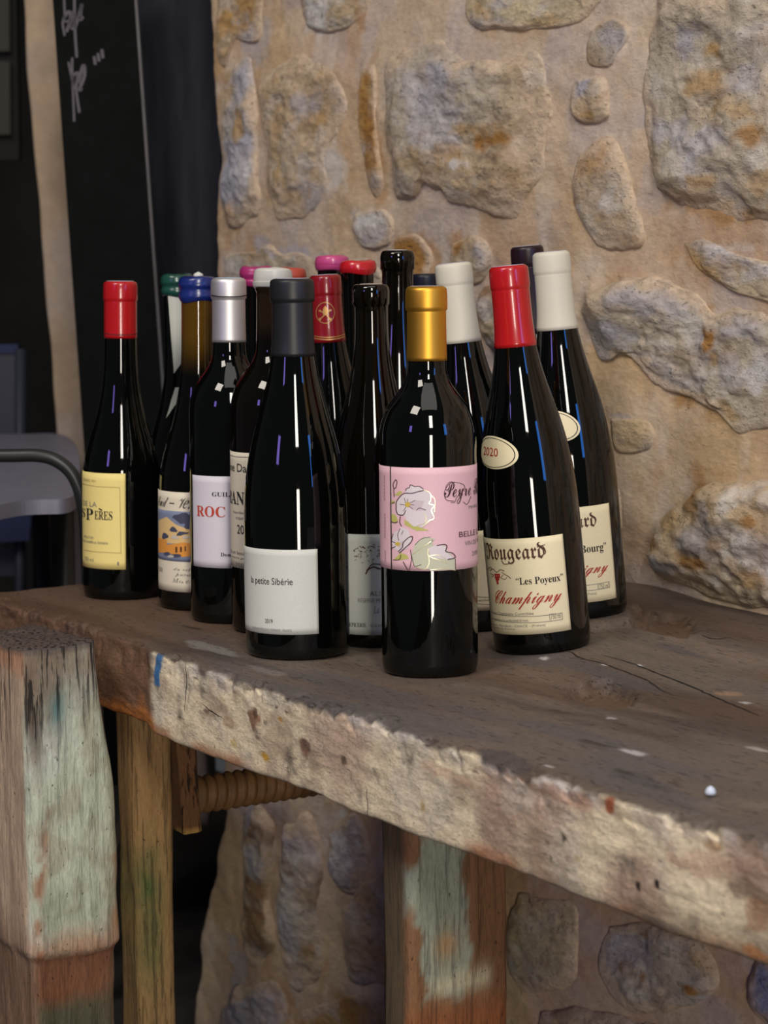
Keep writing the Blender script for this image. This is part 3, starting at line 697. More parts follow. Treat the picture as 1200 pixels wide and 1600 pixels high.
TS = [tsp(990, 1178, .014, .005, lin(190, 186, 186), .9), tsp(1185, 1172, .012, .004, lin(180, 172, 166), .8), tsp(1165, 1095, .006, .003, WHT, .8), tsp(1000, 1043, .003, .003, WHT, .8),
      tsp(945, 1045, .003, .003, WHT, .8), tsp(850, 1035, .006, .002, WHT, .6), tsp(955, 1125, .006, .002, WHT, .6), tsp(860, 1195, .006, .002, WHT, .6), tsp(1140, 1080, .012, .008, lin(160, 130, 104), .7),
      tsp(780, 1180, .03, .012, lin(70, 64, 66), .7), tsp(1000, 1215, .03, .012, lin(74, 70, 72), .6), tsp(330, 1010, .05, .012, lin(140, 138, 132), .7), tsp(420, 1045, .03, .01, lin(132, 124, 116), .7),
      tsp(300, 975, .02, .006, lin(60, 48, 40), .8), tsp(1060, 1020, .03, .01, lin(80, 78, 80), .6), tsp(905, 1130, .02, .006, lin(78, 70, 66), .6), tsp(930, 1165, .016, .004, lin(56, 46, 38), .8), tsp(975, 1205, .01, .004, lin(40, 36, 36), .7),
      tsp(880, 1110, .02, .004, lin(60, 50, 44), .6)]
P2 = np.stack([x, y, x * 0], -1); colt = spots2(P2, colb.copy(), TS, 60, .35)
colb = mixc(colb, colt, topm)
frontm = 1 - sm(0.0015, 0.006, y + 0.004 * fbm(P, 50, 75, 4) + 0.004 * sm(-.012, 0, z))
CRM = lin(228, 213, 182)
cf = np.broadcast_to(CRM, x.shape + (3,)).copy()
cf = mixc(cf, lin(178, 150, 132), sm(-.1, .6, fbm(P, 9, 76, 4)) * sm(-0.75, -0.35, x) * .9)
cf = mixc(cf, lin(206, 196, 180), sm(.0, .6, fbm(P, 22, 77, 4)) * .6)
cf = mixc(cf, lin(150, 128, 106), sm(.1, .7, fbm(P * np.array([.6, 1, 1.0]), 34, 78, 5)) * .55)
cf = mixc(cf, lin(196, 190, 186), sm(-.016, -.004, z) * sm(-.2, .5, fbm(P, 60, 79, 3)) * .7)
cf = mixc(cf, lin(126, 112, 90), (1 - sm(-TH, -TH + .02, z + .008 * fbm(P, 20, 80, 3))) * sm(-.35, -.05, x) * .7)
cf = mixc(cf, lin(120, 100, 84), sm(-0.06, 0.03, x + .03 * fbm(P, 18, 81, 3)) * .5)
cf = mixc(cf, lin(160, 98, 52), (1 - sm(.004, .014, z + TH)) * sm(-.1, .5, fbm(P, 12, 82, 3)) * .8)
def fsp(px, py, rx, ry, c, s):
    a = on_y(px, py, 0); k_ = abs(on_y(px + rx, py, 0)[0] - a[0]); q_ = abs(on_y(px, py + ry, 0)[2] - a[2]); return (a[0], a[2], k_, q_, c, s)
DKB = lin(70, 48, 34)
FS = [fsp(395, 1121, 9, 20, lin(140, 98, 72), .9), fsp(398, 1112, 4, 10, DKB, .8), fsp(476, 1166, 10, 16, lin(130, 92, 74), .9), fsp(474, 1160, 4, 10, DKB, .6), fsp(412, 1183, 7, 7, lin(206, 160, 40), .9),
      fsp(365, 1160, 6, 8, lin(196, 168, 70), .5), fsp(438, 1125, 4, 5, lin(190, 140, 60), .8), fsp(357, 1130, 12, 9, lin(150, 120, 96), .7), fsp(320, 1112, 6, 4, lin(110, 84, 66), .8), fsp(305, 1060, 3, 2, DKB, .8),
      fsp(432, 1105, 3, 4, DKB, .8), fsp(446, 1112, 3, 3, DKB, .8), fsp(412, 1128, 4, 4, DKB, .6), fsp(536, 1188, 5, 9, lin(90, 70, 52), .9), fsp(402, 1153, 4, 3, DKB, .7), fsp(450, 1060, 3, 3, DKB, .7),
      fsp(820, 1205, 14, 11, lin(158, 98, 68), .9), fsp(952, 1258, 10, 14, lin(156, 84, 50), .95), fsp(745, 1205, 7, 3, lin(110, 80, 62), .8), fsp(660, 1260, 4, 10, lin(170, 140, 70), .7), fsp(1112, 1320, 14, 12, lin(156, 116, 74), .7),
      fsp(998, 1384, 4.5, 9, lin(34, 26, 22), 1), fsp(1028, 1383, 4, 9, lin(24, 18, 16), 1), fsp(882, 1310, 4, 7, lin(60, 46, 36), .95), fsp(857, 1316, 4, 4, lin(110, 88, 72), .8), fsp(862, 1340, 1.5, 6, DKB, .7), fsp(905, 1343, 7, 6, lin(188, 172, 136), .8),
      fsp(1130, 1428, 5, 3, DKB, .8), fsp(1170, 1395, 34, 20, lin(120, 100, 80), .7), fsp(1180, 1430, 24, 30, lin(150, 110, 80), .7), fsp(1180, 1490, 30, 14, lin(170, 112, 66), .8), fsp(1030, 1440, 40, 8, lin(110, 96, 82), .8),
      fsp(640, 1170, 60, 10, lin(206, 192, 170), .4), fsp(1050, 1290, 60, 12, lin(206, 190, 174), .5), fsp(880, 1240, 60, 14, lin(170, 124, 96), .5), fsp(1100, 1350, 60, 26, lin(186, 142, 120), .5), fsp(700, 1210, 50, 12, lin(176, 132, 112), .4)]
PF = np.stack([x, z, x * 0], -1); cf = spots2(PF, cf, FS, 110, .35)
# unpainted brown stretch left of the cream paint, orange towards its lower edge, one blue brush mark
un = 1 - sm(xp - 0.012, xp + 0.006, x + 0.012 * fbm(P, 26, 83, 4))
cu = np.broadcast_to(lin(112, 84, 64), x.shape + (3,)).copy(); cu = mixc(cu, lin(86, 66, 54), sm(-.1, .6, fbm(P * np.array([1, 1, .4]), 40, 84, 4)) * .8)
cu = mixc(cu, lin(170, 104, 44), (1 - sm(-TH + .004, -TH + .026, z + .01 * fbm(P, 30, 85, 3))) * .9)
cf = mixc(cf, cu, un)
bx0 = on_y(246, 1048, 0)
bm_ = (1 - sm(.7, 1.0, np.abs((x - bx0[0] - (z - bx0[2]) * .25) / .0085 + .3 * fbm(PF, 90, 86, 3)))) * (1 - sm(.8, 1.0, np.abs((z - bx0[2]) / .0165 + .2 * fbm(PF, 90, 87, 3))))
cf = mixc(cf, lin(36, 110, 168), bm_ * .95)
fm_ = frontm * sm(-TH - .001, -TH + .002, z) * sm(0.001, -0.004, z)
colb = mixc(colb, cf, fm_)
colb = np.concatenate([colb, (1 - .75 * fm_)[..., None]], -1)
V = np.stack([x, yy_, zz_], -1)
nb = noisy
slab = to_world_parent(link('bench_top', grid_mesh('bench_top', V, colb, wrap=True), BWOOD), bench)

# drying cracks in the top: thin near-black slivers laid on it stand in for dark gaps
CRK = mat('crack_dark_gap', (0.006, 0.005, 0.004), 0.9)
def crack(name, pts, w, onfront=False):
    if onfront: Q = np.array([on_y(px, py, -0.0006) for px, py in pts])
    else: Q = np.array([on_z(px, py, 0.0) for px, py in pts])
    Q = catmull(Q, 8)
    n = len(Q); jit = vn(np.stack([Q[:, 0], Q[:, 1] + Q[:, 2], Q[:, 0] * 0], -1), 160, 5) * 0.0012
    Vv = []
    for i, q in enumerate(Q):
        ww = w * math.sin(math.pi * (i + .5) / n) ** .5 * (0.7 + 0.5 * abs(math.sin(i * 1.7)))
        if onfront: t = Q[min(i + 1, n - 1)] - Q[max(i - 1, 0)]; nn = np.array([-t[2], 0, t[0]]); off = np.array([0, -1, 0])
        else: t = Q[min(i + 1, n - 1)] - Q[max(i - 1, 0)]; nn = np.array([-t[1], t[0], 0]); off = np.array([0, 0, 1.])
        nn = nn / (np.linalg.norm(nn) + 1e-9)
        c_ = q + nn * jit[i]
        if onfront: row = [c_ + nn * ww + off * .0010, c_ + off * .0012, c_ - nn * ww + off * .0010]
        else:
            e_ = 0.0; row = []
            for s_ in (1, 0, -1):
                p = c_ + nn * ww * s_
                kx = (np.abs(V[..., 0] - p[0]) + np.abs(V[..., 1] - p[1])) + (V[..., 2] < -.03) * 9
                zt0 = V[..., 2].ravel()[np.argsort(kx, axis=None)[:3]].max(); row.append(np.array([p[0], p[1], zt0 + .0004]))
        Vv.append(row)
    return to_world_parent(link(name, grid_mesh(name, np.array(Vv)), CRK), bench)
crack('crack', [(850, 1014), (900, 1034), (960, 1048), (1012, 1064), (1052, 1084)], .0007)
crack('crack', [(940, 1032), (1000, 1045), (1080, 1068), (1130, 1092), (1190, 1117)], .0008)
crack('crack', [(1096, 998), (1118, 1002), (1140, 1000)], .0006)
crack('crack', [(292, 1035), (293, 1070), (291, 1112)], .0006, True)
crack('crack', [(318, 1100), (335, 1112), (352, 1124)], .0005, True)
crack('crack', [(575, 1232), (577, 1275)], .0005, True)

# small beads and chips lying on the top
o = link('paint_drip', lathe('paint_drip', [(1e-5, 0), (.0030, .0004), (.0034, .002), (.0024, .0042), (.0008, .0054), (1e-5, .0056)], 20), mat('pale_blue_drip', (.62, .70, .80), .25), None)
p = on_z(1110, 1241, 0.0); o.location = (p[0], p[1], float(bench_h(p[0], p[1]) * 1.0) - .0005)
tag(o, 'tiny pale bluish bead of dried paint on the bench top at the right', 'bead', kind='thing')

def block(name, cx, cy, w, d, z0, z1, colorf, seed, parent, r=.007, disp=.002, lean=(0, 0), scalef=None, rot=0.0, m=None, step=.0035, zstep=.005):
    lp = rrect(w, d, r, step); n = max(8, int((z1 - z0) / zstep)); zz = np.linspace(z0, z1, n)
    loops = []
    for z_ in zz:
        s = (1.0, 1.0) if scalef is None else scalef((z_ - z0) / (z1 - z0))
        q = lp * np.array(s[:2]); q = q + (np.array(s[2:]) if len(s) > 2 else 0) + np.array([lean[0] * (z1 - z_), lean[1] * (z1 - z_)]); loops.append(q)
    Vb = loft(np.array(loops), zz, 10, .002)
    P = Vb.copy(); P0 = P.copy()
    Pn = P * np.array([1, 1, .18]) + seed
    Vb[..., 0] += disp * fbm(Pn, 26, seed, 4) + disp * .5 * fbm(Pn, 90, seed + 3, 3)
    Vb[..., 1] += disp * fbm(Pn, 26, seed + 1, 4) + disp * .5 * fbm(Pn, 90, seed + 4, 3)
    Vb[..., 2] += disp * .8 * fbm(P, 40, seed + 2, 3)
    c = colorf(P0)
    ca, sa_ = math.cos(rot), math.sin(rot)
    X_, Y_ = Vb[..., 0] * ca - Vb[..., 1] * sa_ + cx, Vb[..., 0] * sa_ + Vb[..., 1] * ca + cy
    Vw = np.stack([X_, Y_, Vb[..., 2]], -1)
    o = link(name, grid_mesh(name, Vw, c, wrap=True), m or VWOOD)
    return to_world_parent(o, parent) if parent else o

# ---- bench legs
def leg_left_col(P):
    c = np.broadcast_to(lin(158, 124, 80), P.shape).copy(); Pn = P * np.array([1, 1, .15])
    c = mixc(c, lin(96, 74, 50), sm(-.1, .6, fbm(Pn, 30, 3, 4)) * .7); c = mixc(c, lin(182, 156, 116), sm(.1, .7, fbm(Pn, 22, 9, 3)) * .5)
    z = P[..., 2]; zg = on_y(235, 1350, .05)[2]; zg2 = on_y(235, 1450, .05)[2]
    g = np.exp(-((z - zg) / .03) ** 2) + .9 * np.exp(-((z - zg2) / .04) ** 2)
    c = mixc(c, lin(58, 92, 44), np.clip(np.clip(g, 0, 1) * (0.75 + .7 * fbm(P, 30, 5, 3)) * np.exp(-((P[..., 1] + .008) / .014) ** 2), 0, .9))
    c = mixc(c, lin(110, 100, 66), (1 - sm(-.45, -.25, z)) * .5)
    return np.concatenate([c, c[..., :1] * 0 + .5], -1)
pL0 = on_y(211, 1300, .025); pL1 = on_x(275, 1300, pL0[0]); pL2 = on_y(180, 1300, .025)
LLD = pL1[1] - pL0[1]; LLW = pL0[0] - pL2[0]
block('leg', pL0[0] - LLW / 2, .025 + LLD / 2, LLW, LLD, FLOORZ, -TH + .003, leg_left_col, 3, bench, r=.010, disp=.0022)
def leg_r_col(P):
    c = np.broadcast_to(lin(128, 92, 62), P.shape).copy(); Pn = P * np.array([1, 1, .15])
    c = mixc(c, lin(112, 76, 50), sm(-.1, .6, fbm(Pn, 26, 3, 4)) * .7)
    x, y, z = P[..., 0], P[..., 1], P[..., 2]
    z0 = on_x(690, 1480, LX)[2]; z1 = on_x(690, 1540, LX)[2]; z9 = on_x(690, 1600, LX)[2]
    w = fbm(P, 24, 13, 4); w2 = fbm(P, 60, 14, 3)
    # pale blue-green paint, ragged, narrower lower down
    tz = np.clip((z9 - z) / (z9 - (-TH)), 0, 1); t = (y + LW * (.24 - .12 * (1 - tz)) + .010 * w + .004 * w2)
    fx = sm(.0, .004, x + .5 * 0 + LW / 2 * 0 + x * 0 + 1)       # all faces; limited to +x face by fxm
    fxm = sm(LWX / 2 - .012, LWX / 2 - .006, x)
    band = (1 - sm(LW * .22 - .002, LW * .22 + .002, np.abs(t))) * sm(z1 - .012, z1 - .004, z + .012 * w)
    c = mixc(c, lin(150, 158, 142), band * fxm * .95)
    c = mixc(c, lin(196, 188, 160), (1 - sm(.02, .03, np.abs(y - .0))) * np.exp(-((z - z1) / .008) ** 2) * fxm * .8)
    c = mixc(c, lin(136, 78, 40), (1 - sm(z9 + .0, z1 - .005, z)) * fxm * .8)
    c = mixc(c, lin(190, 140, 84), np.exp(-((z - z0) / .01) ** 2) * np.exp(-((y + .012) / .01) ** 2) * fxm * .7)
    c = mixc(c, lin(72, 66, 48), (1 - fxm) * .8)  # shade of the unlit faces mixed into their colour
    return np.concatenate([c, c[..., :1] * 0 + .35], -1)
# the second leg shows its end (+x) face, lit, and its front (-y) face, darker
pR = at(640, 1285, 1.0) * 0
LX = None
# lines: corner between dark front face and lit end face at px 640, right edge at px 795
lc = on_y(642, 1400, .035); LX = lc[0]
rcn = on_x(795, 1400, LX); LW = rcn[1] - lc[1]
lfp = on_y(596, 1400, .035); LWX = LX - lfp[0]
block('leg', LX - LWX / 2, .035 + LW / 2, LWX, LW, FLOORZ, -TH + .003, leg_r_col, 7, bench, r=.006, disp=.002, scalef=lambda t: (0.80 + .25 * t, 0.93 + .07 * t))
# a further leg at the right beyond the frame, and a rail at the back carrying the top
block('leg', .44, .09, .09, .1, FLOORZ, -TH + .003, leg_left_col, 11, bench, zstep=.02, step=.01)
block('leg', -.98, .43, .08, .08, FLOORZ, -TH + .003, leg_left_col, 12, bench, zstep=.02, step=.01)
# small split wedge between left leg and screw
pw = on_y(278, 1260, .10)
def wedge_col(P):
    c = np.broadcast_to(lin(120, 82, 50), P.shape).copy(); c = mixc(c, lin(84, 56, 36), sm(0, .6, fbm(P * np.array([1, 1, .2]), 40, 3, 3)) * .8)
    return mixc(c, lin(210, 170, 90), (1 - sm(on_y(300, 1302, .10)[2], on_y(300, 1296, .10)[2], P[..., 2])) * sm(0, .01, P[..., 0]) * .8)
zt1 = on_y(285, 1205, .10)[2]; zb1 = on_y(290, 1300, .10)[2]
block('wedge', pw[0], .105, .022, .020, zb1, -TH + .002, wedge_col, 17, bench, r=.003, disp=.001, scalef=lambda t: (1.05 - .75 * t, 1.0), lean=(.06, 0))

# ---- leg vise: thick weathered chop and the wooden screw
vise = empty('leg_vise', (0, 0, FLOORZ)); tag(vise, 'thick weathered wooden vise jaw with pale green paint and its threaded wooden screw', 'vise', kind='thing')
# end (+x) face of the chop: plane x = CX1, from px 47 to px 184
CX1 = on_y(184, 1250, -0.013)[0]
pa = on_x(46, 1250, CX1); pb = on_x(184, 1250, CX1)
CY0, CY1 = pa[1], min(pb[1], -0.013)
CWX = 0.13; CD = CY1 - CY0; CXC = CX1 - CWX / 2; CYC = (CY0 + CY1) / 2
zR = on_x(150, 1485, CX1)[2]; zR2 = on_x(60, 1510, CX1)[2]
def chop_col(P):
    x, y, z = P[..., 0], P[..., 1], P[..., 2]; Pn = P * np.array([1, 1, .12]); Pm = P * np.array([1, 1, .4])
    g = fbm(Pn, 45, 3, 5); w = fbm(Pm, 20, 4, 4); w3 = fbm(P, 60, 5, 4)
    endf = sm(CWX / 2 - .010, CWX / 2 - .004, x + .002 * w)           # +x face
    c = np.broadcast_to(lin(184, 162, 138), P.shape).copy()           # -y face: beige
    c = mixc(c, lin(150, 120, 98), sm(0, .6, w) * .6)
    e = np.broadcast_to(lin(190, 198, 178), P.shape).copy()
    e = mixc(e, lin(140, 150, 128), sm(-.05, .6, w) * .8); e = mixc(e, lin(200, 204, 192), sm(.1, .6, fbm(Pm, 30, 6, 4)) * .6)
    e = mixc(e, lin(158, 150, 126), sm(.1, .7, w3) * .5)
    e = mixc(e, lin(164, 146, 118), sm(.5, 1.0, y / (CD / 2) + .3 * w) * .6)
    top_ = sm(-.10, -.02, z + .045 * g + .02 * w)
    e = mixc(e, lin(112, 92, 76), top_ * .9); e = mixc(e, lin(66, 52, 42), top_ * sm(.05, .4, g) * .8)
    e = mixc(e, lin(60, 118, 118), np.exp(-((z + .05) / .016) ** 2) * np.exp(-((y + .012) / .008) ** 2) * .8)
    e = mixc(e, lin(176, 96, 46), (1 - sm(zR + .010, zR + .035, z + .02 * w)) * .5)
    e = mixc(e, lin(150, 92, 54), np.exp(-((y + CD / 2 - .010 + .014 * w) / .005) ** 2) * (1 - sm(-.18, -.10, z)) * sm(-.3,.3,w3) * .8)
    e = mixc(e, lin(174, 124, 76), np.exp(-((y - CD / 2) / .006) ** 2) * sm(-.1, .6, w3) * .7)
    e = mixc(e, lin(120, 72, 44), (1 - sm(zR - .004, zR + .004, z + .006 * w)))
    e = mixc(e, lin(52, 78, 60), (1 - sm(zR - .05, zR - .03, z + .012 * w)) * .8)
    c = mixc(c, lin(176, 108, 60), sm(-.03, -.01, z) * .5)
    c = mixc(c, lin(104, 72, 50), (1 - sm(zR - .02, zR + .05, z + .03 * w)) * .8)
    c = mixc(c, e, endf)
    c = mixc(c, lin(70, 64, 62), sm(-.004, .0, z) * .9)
    return np.concatenate([c, np.clip(.22 + top_ * 1.0, 0, 1)[..., None]], -1)
def chop_scale(t):
    z = FLOORZ + t * (0 - FLOORZ)
    s = 1.0 - 0.09 * (1 - sm(zR - .006, zR + .004, z))
    return (1.0 - .03 * sm(-.03, 0, z) + (s - 1), (1.0 - .18 * sm(-.17, -.0, z)) + (s - 1) * 1.2, 0, -CD * .5 * .18 * sm(-.17, 0, z))
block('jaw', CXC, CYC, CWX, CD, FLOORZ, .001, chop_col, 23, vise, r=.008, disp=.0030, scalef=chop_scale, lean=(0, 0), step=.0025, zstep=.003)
# wooden screw, running along +y under the top
def screw(name, x0, z0, y0, y1, R, pitch, m, parent):
    n = int((y1 - y0) / pitch * 14); seg = 40; yv = np.linspace(y0, y1, n)[:, None]; a = np.linspace(0, 2 * np.pi, seg, endpoint=False)[None]
    ph = (yv / pitch - a / (2 * np.pi)) % 1.0
    r = R - .0032 + .0034 * (1 - np.abs(ph * 2 - 1) ** 1.6)
    r = r * (1 - .0 * yv)
    V = np.stack([x0 + r * np.cos(a), yv + 0 * a, z0 + r * np.sin(a)], -1)
    c0 = V.mean(1, keepdims=True); V = np.concatenate([np.repeat(c0[:1], seg, 1), V, np.repeat(c0[-1:], seg, 1)])
    return to_world_parent(link(name, grid_mesh(name, V, wrap=True, flip=True), m), parent)
SCW = noisy(mat('waxed_screw_wood', (0.20, 0.10, 0.035), 0.65), (60, 60, 60), .35, .3, .001)
sy = 0.145
ps = on_y(312, 1238, sy); 
screw('screw', ps[0], ps[2] - .002, .122, .42, .0180, .0105, SCW, vise)

# ================================================================== BOTTLES
def glass_mat(name, base, zlo=None, zhi=None, amber=None):
    m = mat(name, base, 0.035, IOR=1.52)
    if amber:
        nt = m.node_tree; tc = nt.nodes.new('ShaderNodeTexCoord'); sp = nt.nodes.new('ShaderNodeSeparateXYZ'); mr = nt.nodes.new('ShaderNodeMapRange')
        mr.inputs[1].default_value = zlo; mr.inputs[2].default_value = zhi; mr.interpolation_type = 'SMOOTHSTEP'
        mx = nt.nodes.new('ShaderNodeMix'); mx.data_type = 'RGBA'; mx.inputs[6].default_value = (*base, 1); mx.inputs[7].default_value = (*amber, 1)
        nt.links.new(tc.outputs['Object'], sp.inputs[0]); nt.links.new(sp.outputs[2], mr.inputs[0]); nt.links.new(mr.outputs[0], mx.inputs[0]); nt.links.new(mx.outputs[2], nt.nodes['Principled BSDF'].inputs['Base Color'])
    return m
def root_of(key, label, name='wine_bottle'):
    b = BT[key]; r = empty(name, mat=b.M); b.root = r
    tag(r, label, 'bottle', 'wine bottles standing on the workbench', 'thing'); return b
def body(b, m=None, cork=None):
    prof = list(b.prof)
    prof = [(1e-5, .003), (b.R * .5, .002)] + prof
    if cork is None: prof += [(b.rn - .0045, b.H + .0002), (1e-5, b.H + .0003)]
    else: prof += [(b.rn - .0042, b.H - .0006), (b.rn - .0045, b.H - .003), (1e-5, b.H - .003)]
    link('glass_body', lathe('glass_body', prof, 96), m or GLASS, b.root)
    if cork is not None:
        r = b.rn - .0046
        link('cork', lathe('cork', [(1e-5, b.H - .02), (r, b.H - .02), (r, b.H - .0006), (r - .0008, b.H + .0004), (1e-5, b.H + .0006)], 40), cork, b.root)
def capsule(b, zc_px, m, bulge=.0013, top=None, name='capsule', lip=.0185):
    z0 = b.zpx(*zc_px); H = b.H; zz = np.linspace(z0, H - lip - .001, 14)
    pr = [(float(b.rad(z0)) + .00005, z0)] + [(float(b.rad(z)) + .0006, z) for z in zz]
    r = b.rn; bulge = b.lipb + .0007
    pr += [(r + .0006, H - lip - .0004), (r + .0004, H - lip + .0003), (r + bulge, H - lip + .0014), (r + bulge + .0002, H - lip + .004), (r + bulge + .0001, H - .0055), (r + bulge - .0001, H - .0035), (r + bulge - .0002, H - .0018), (r + bulge - .0007, H - .0006), (r + bulge - .0018, H + .0002), (r - .0012, H + .0008)]
    b.caprad = lambda z: np.interp(z, [p[1] for p in pr[:-1]], [p[0] for p in pr[:-1]])
    o = link(name, lathe(name, pr + [(r - .002, H + .0009), (1e-5, H + .0007)], 72), m, b.root)
    if top is not None:
        t = link('top_disc', lathe('top_disc', [(r - .0022, H + .0009), (r - .0025, H + .0013), (1e-5, H + .0014)], 40), top, o)
    b.cap = o; return o
def waxcap(b, zc_px, m, over=.0030, name='wax_seal', seed=0):
    over += .0012
    z0 = b.zpx(*zc_px); H = b.H; r = b.rn
    seg = 64; a = np.linspace(0, 2 * np.pi, seg, endpoint=False)[None]
    pr = [(float(b.rad(z0)) + .0001, z0), (float(b.rad(z0 + .001)) + over * .6, z0 + .0012), (float(b.rad(z0 + .005)) + over, z0 + .005), (max(float(b.rad(H - .010)), r) + over - .0012, H - .010), (r + over + .0003, H - .006), (r + over, H - .0025), (r + over * .5, H + .0008), (r - .002, H + .0022), (r * .5, H + .0024), (1e-5, H + .0024)]
    pr = catmull(pr, 5); pr[:, 0] = np.maximum(pr[:, 0], 1e-5); V = []
    for r_, z_ in pr:
        w = .0009 * np.sin(2 * a + seed) + .0006 * np.sin(3 * a + seed * 2)
        k = np.clip((z0 + .012 - z_) / .012, 0, 1); f = 1 + .012 * np.sin(3 * a + seed)
        V.append(np.stack([r_ * f * np.cos(a) , r_ * f * np.sin(a), z_ + w * k + w * .5 * (r_ > r * .6) * (z_ > H - .004)], -1)[0])
    o = link(name, grid_mesh(name, np.array(V), wrap=True), m, b.root); b.cap = o; b.caprad = b.rad; return o
def wrap3(b, ph, z, off, rad=None):
    r = (rad or b.rad)(z) + off; ph = np.asarray(ph)
    return np.stack([r * np.sin(ph), -r * np.cos(ph), z + 0 * ph], -1)
def label(b, ph0, ph1, z0, z1, m, name='label', off=.00035, cut=None):
    n = max(10, int(abs(ph1 - ph0) / math.radians(3.0))); k = 14
    PH, Z = np.meshgrid(np.linspace(ph0, ph1, n), np.linspace(z0, z1, k))
    V = wrap3(b, PH, Z, off)
    e = wrap3(b, PH, Z, .00002)
    V = np.concatenate([e[:1], V, e[-1:]], 0); l = np.concatenate([e[:1, :1], e[:, :1], e[-1:, :1]], 0); r_ = np.concatenate([e[:1, -1:], e[:, -1:], e[-1:, -1:]], 0)
    V = np.concatenate([l, V, r_], 1)
    o = link(name, grid_mesh(name, V), m, b.root); return o
TXC = {}
def text_shape(s, font_res=4):
    if s in TXC: return TXC[s]
    c = bpy.data.curves.new('glyphs', 'FONT'); c.body = s; c.resolution_u = font_res
    o = bpy.data.objects.new('glyphs', c); COL.objects.link(o)
    bpy.context.view_layer.update()
    me = bpy.data.meshes.new_from_object(o.evaluated_get(bpy.context.evaluated_depsgraph_get()))
    bpy.data.objects.remove(o); bpy.data.curves.remove(c)
    TXC[s] = me; return me
def flat_to_label(b, parent, name, me, fmap, m, off):
    """fmap: (n,2) flat coordinates -> (phi, z); long faces are cut so that they follow the curve"""
    bm = bmesh.new(); bm.from_mesh(me)
    co = np.array([v.co[:2] for v in bm.verts]); ph, z = fmap(co)
    for v, a, c in zip(bm.verts, ph, z): v.co = (a * b.R * 1.0, c, 0)
    x0, x1 = ph.min() * b.R, ph.max() * b.R
    for x in np.arange(math.ceil(x0 / .003) * .003, x1, .003):
        g = bm.verts[:] + bm.edges[:] + bm.faces[:]
        bmesh.ops.bisect_plane(bm, geom=g, plane_co=(x, 0, 0), plane_no=(1, 0, 0), dist=1e-7)
    rad = b.rad
    if parent is getattr(b, 'cap', None): rad = b.caprad
    P = np.array([v.co[:] for v in bm.verts]); W_ = wrap3(b, P[:, 0] / b.R, P[:, 1], off, rad)
    for v, p in zip(bm.verts, W_): v.co = p
    bmesh.ops.triangulate(bm, faces=bm.faces)
    out = bpy.data.meshes.new(name); bm.to_mesh(out); bm.free()
    return link(name, out, m, parent)
def text(b, parent, s, x0, x1, yb, yt, m=None, ph=None, slope=0.0, name='lettering', off=.00075, shear=0.0):
    """lettering between photo columns x0..x1 (or angles ph, degrees) and rows yt..yb at its middle"""
    me = text_shape(s); co = np.array([v.co[:2] for v in me.vertices]); mn, mx = co.min(0), co.max(0)
    if ph: p0, p1 = math.radians(ph[0]), math.radians(ph[1])
    else: p0 = b.loc(x0, (yb + yt) / 2)[0]; p1 = b.loc(x1, (yb + yt) / 2)[0]
    xm = (x0 + x1) / 2 if (x0 is not None and x1 is not None) else (x0 if x0 is not None else b.bp[0])
    z0 = b.loc(xm, yb)[1]; z1 = b.loc(xm, yt)[1]
    def fm(c):
        u = (c[:, 0] - mn[0]) / (mx[0] - mn[0]); v = (c[:, 1] - mn[1]) / (mx[1] - mn[1])
        u = u + shear * (v - .5)
        return p0 + (p1 - p0) * u, z0 + (z1 - z0) * v + slope * (u - .5) * (z1 - z0)
    return flat_to_label(b, parent, name, me, fm, m or INK, off)
def shapes(b, parent, name, polys, m, off=.00055, split=True):
    """flat printed shapes; each a list of photo points"""
    if split and 1 < len(polys) <= 4 and name != 'lettering':
        for pl in polys: r_ = shapes(b, parent, name, [pl], m, off)
        return r_
    bm = bmesh.new()
    for pl in polys:
        vs = []
        for px, py in pl:
            a, z = b.loc(px, py); vs.append(bm.verts.new((a, z, 0)))
        try: bm.faces.new(vs)
        except ValueError: pass
    me = bpy.data.meshes.new('tmp'); bm.to_mesh(me); bm.free()
    return flat_to_label(b, parent, name, me, lambda c: (c[:, 0], c[:, 1]), m, off)
def strokes(b, parent, name, lst, m, off=.00065, smooth=True):
    if 1 < len(lst) <= 4:
        for st_ in lst: r_ = strokes(b, parent, name, [st_], m, off, smooth)
        return r_
    polys = []
    for pts, w in lst:
        q = catmull(pts, 5) if (smooth and len(pts) > 2) else np.array(pts, float)
        for i in range(len(q) - 1):
            t = q[i + 1] - q[i]; L = np.linalg.norm(t)
            if L < 1e-6: continue
            n = np.array([-t[1], t[0]]) / L * w / 2; e = t / L * w * .2
            polys.append([q[i] - n - e, q[i + 1] - n + e, q[i + 1] + n + e, q[i] + n - e])
    return shapes(b, parent, name, polys, m, off, False)
def blob(cx, cy, rx, ry, n=12, a=0, jag=0, k=3):
    t = np.linspace(0, 2 * np.pi, n, endpoint=False); r = 1 + jag * np.sin(k * t + 1); x = rx * r * np.cos(t); y = ry * r * np.sin(t)
    a = math.radians(a); return [(cx + X * math.cos(a) - Y_ * math.sin(a), cy + X * math.sin(a) + Y_ * math.cos(a)) for X, Y_ in zip(x, y)]
D = math.radians

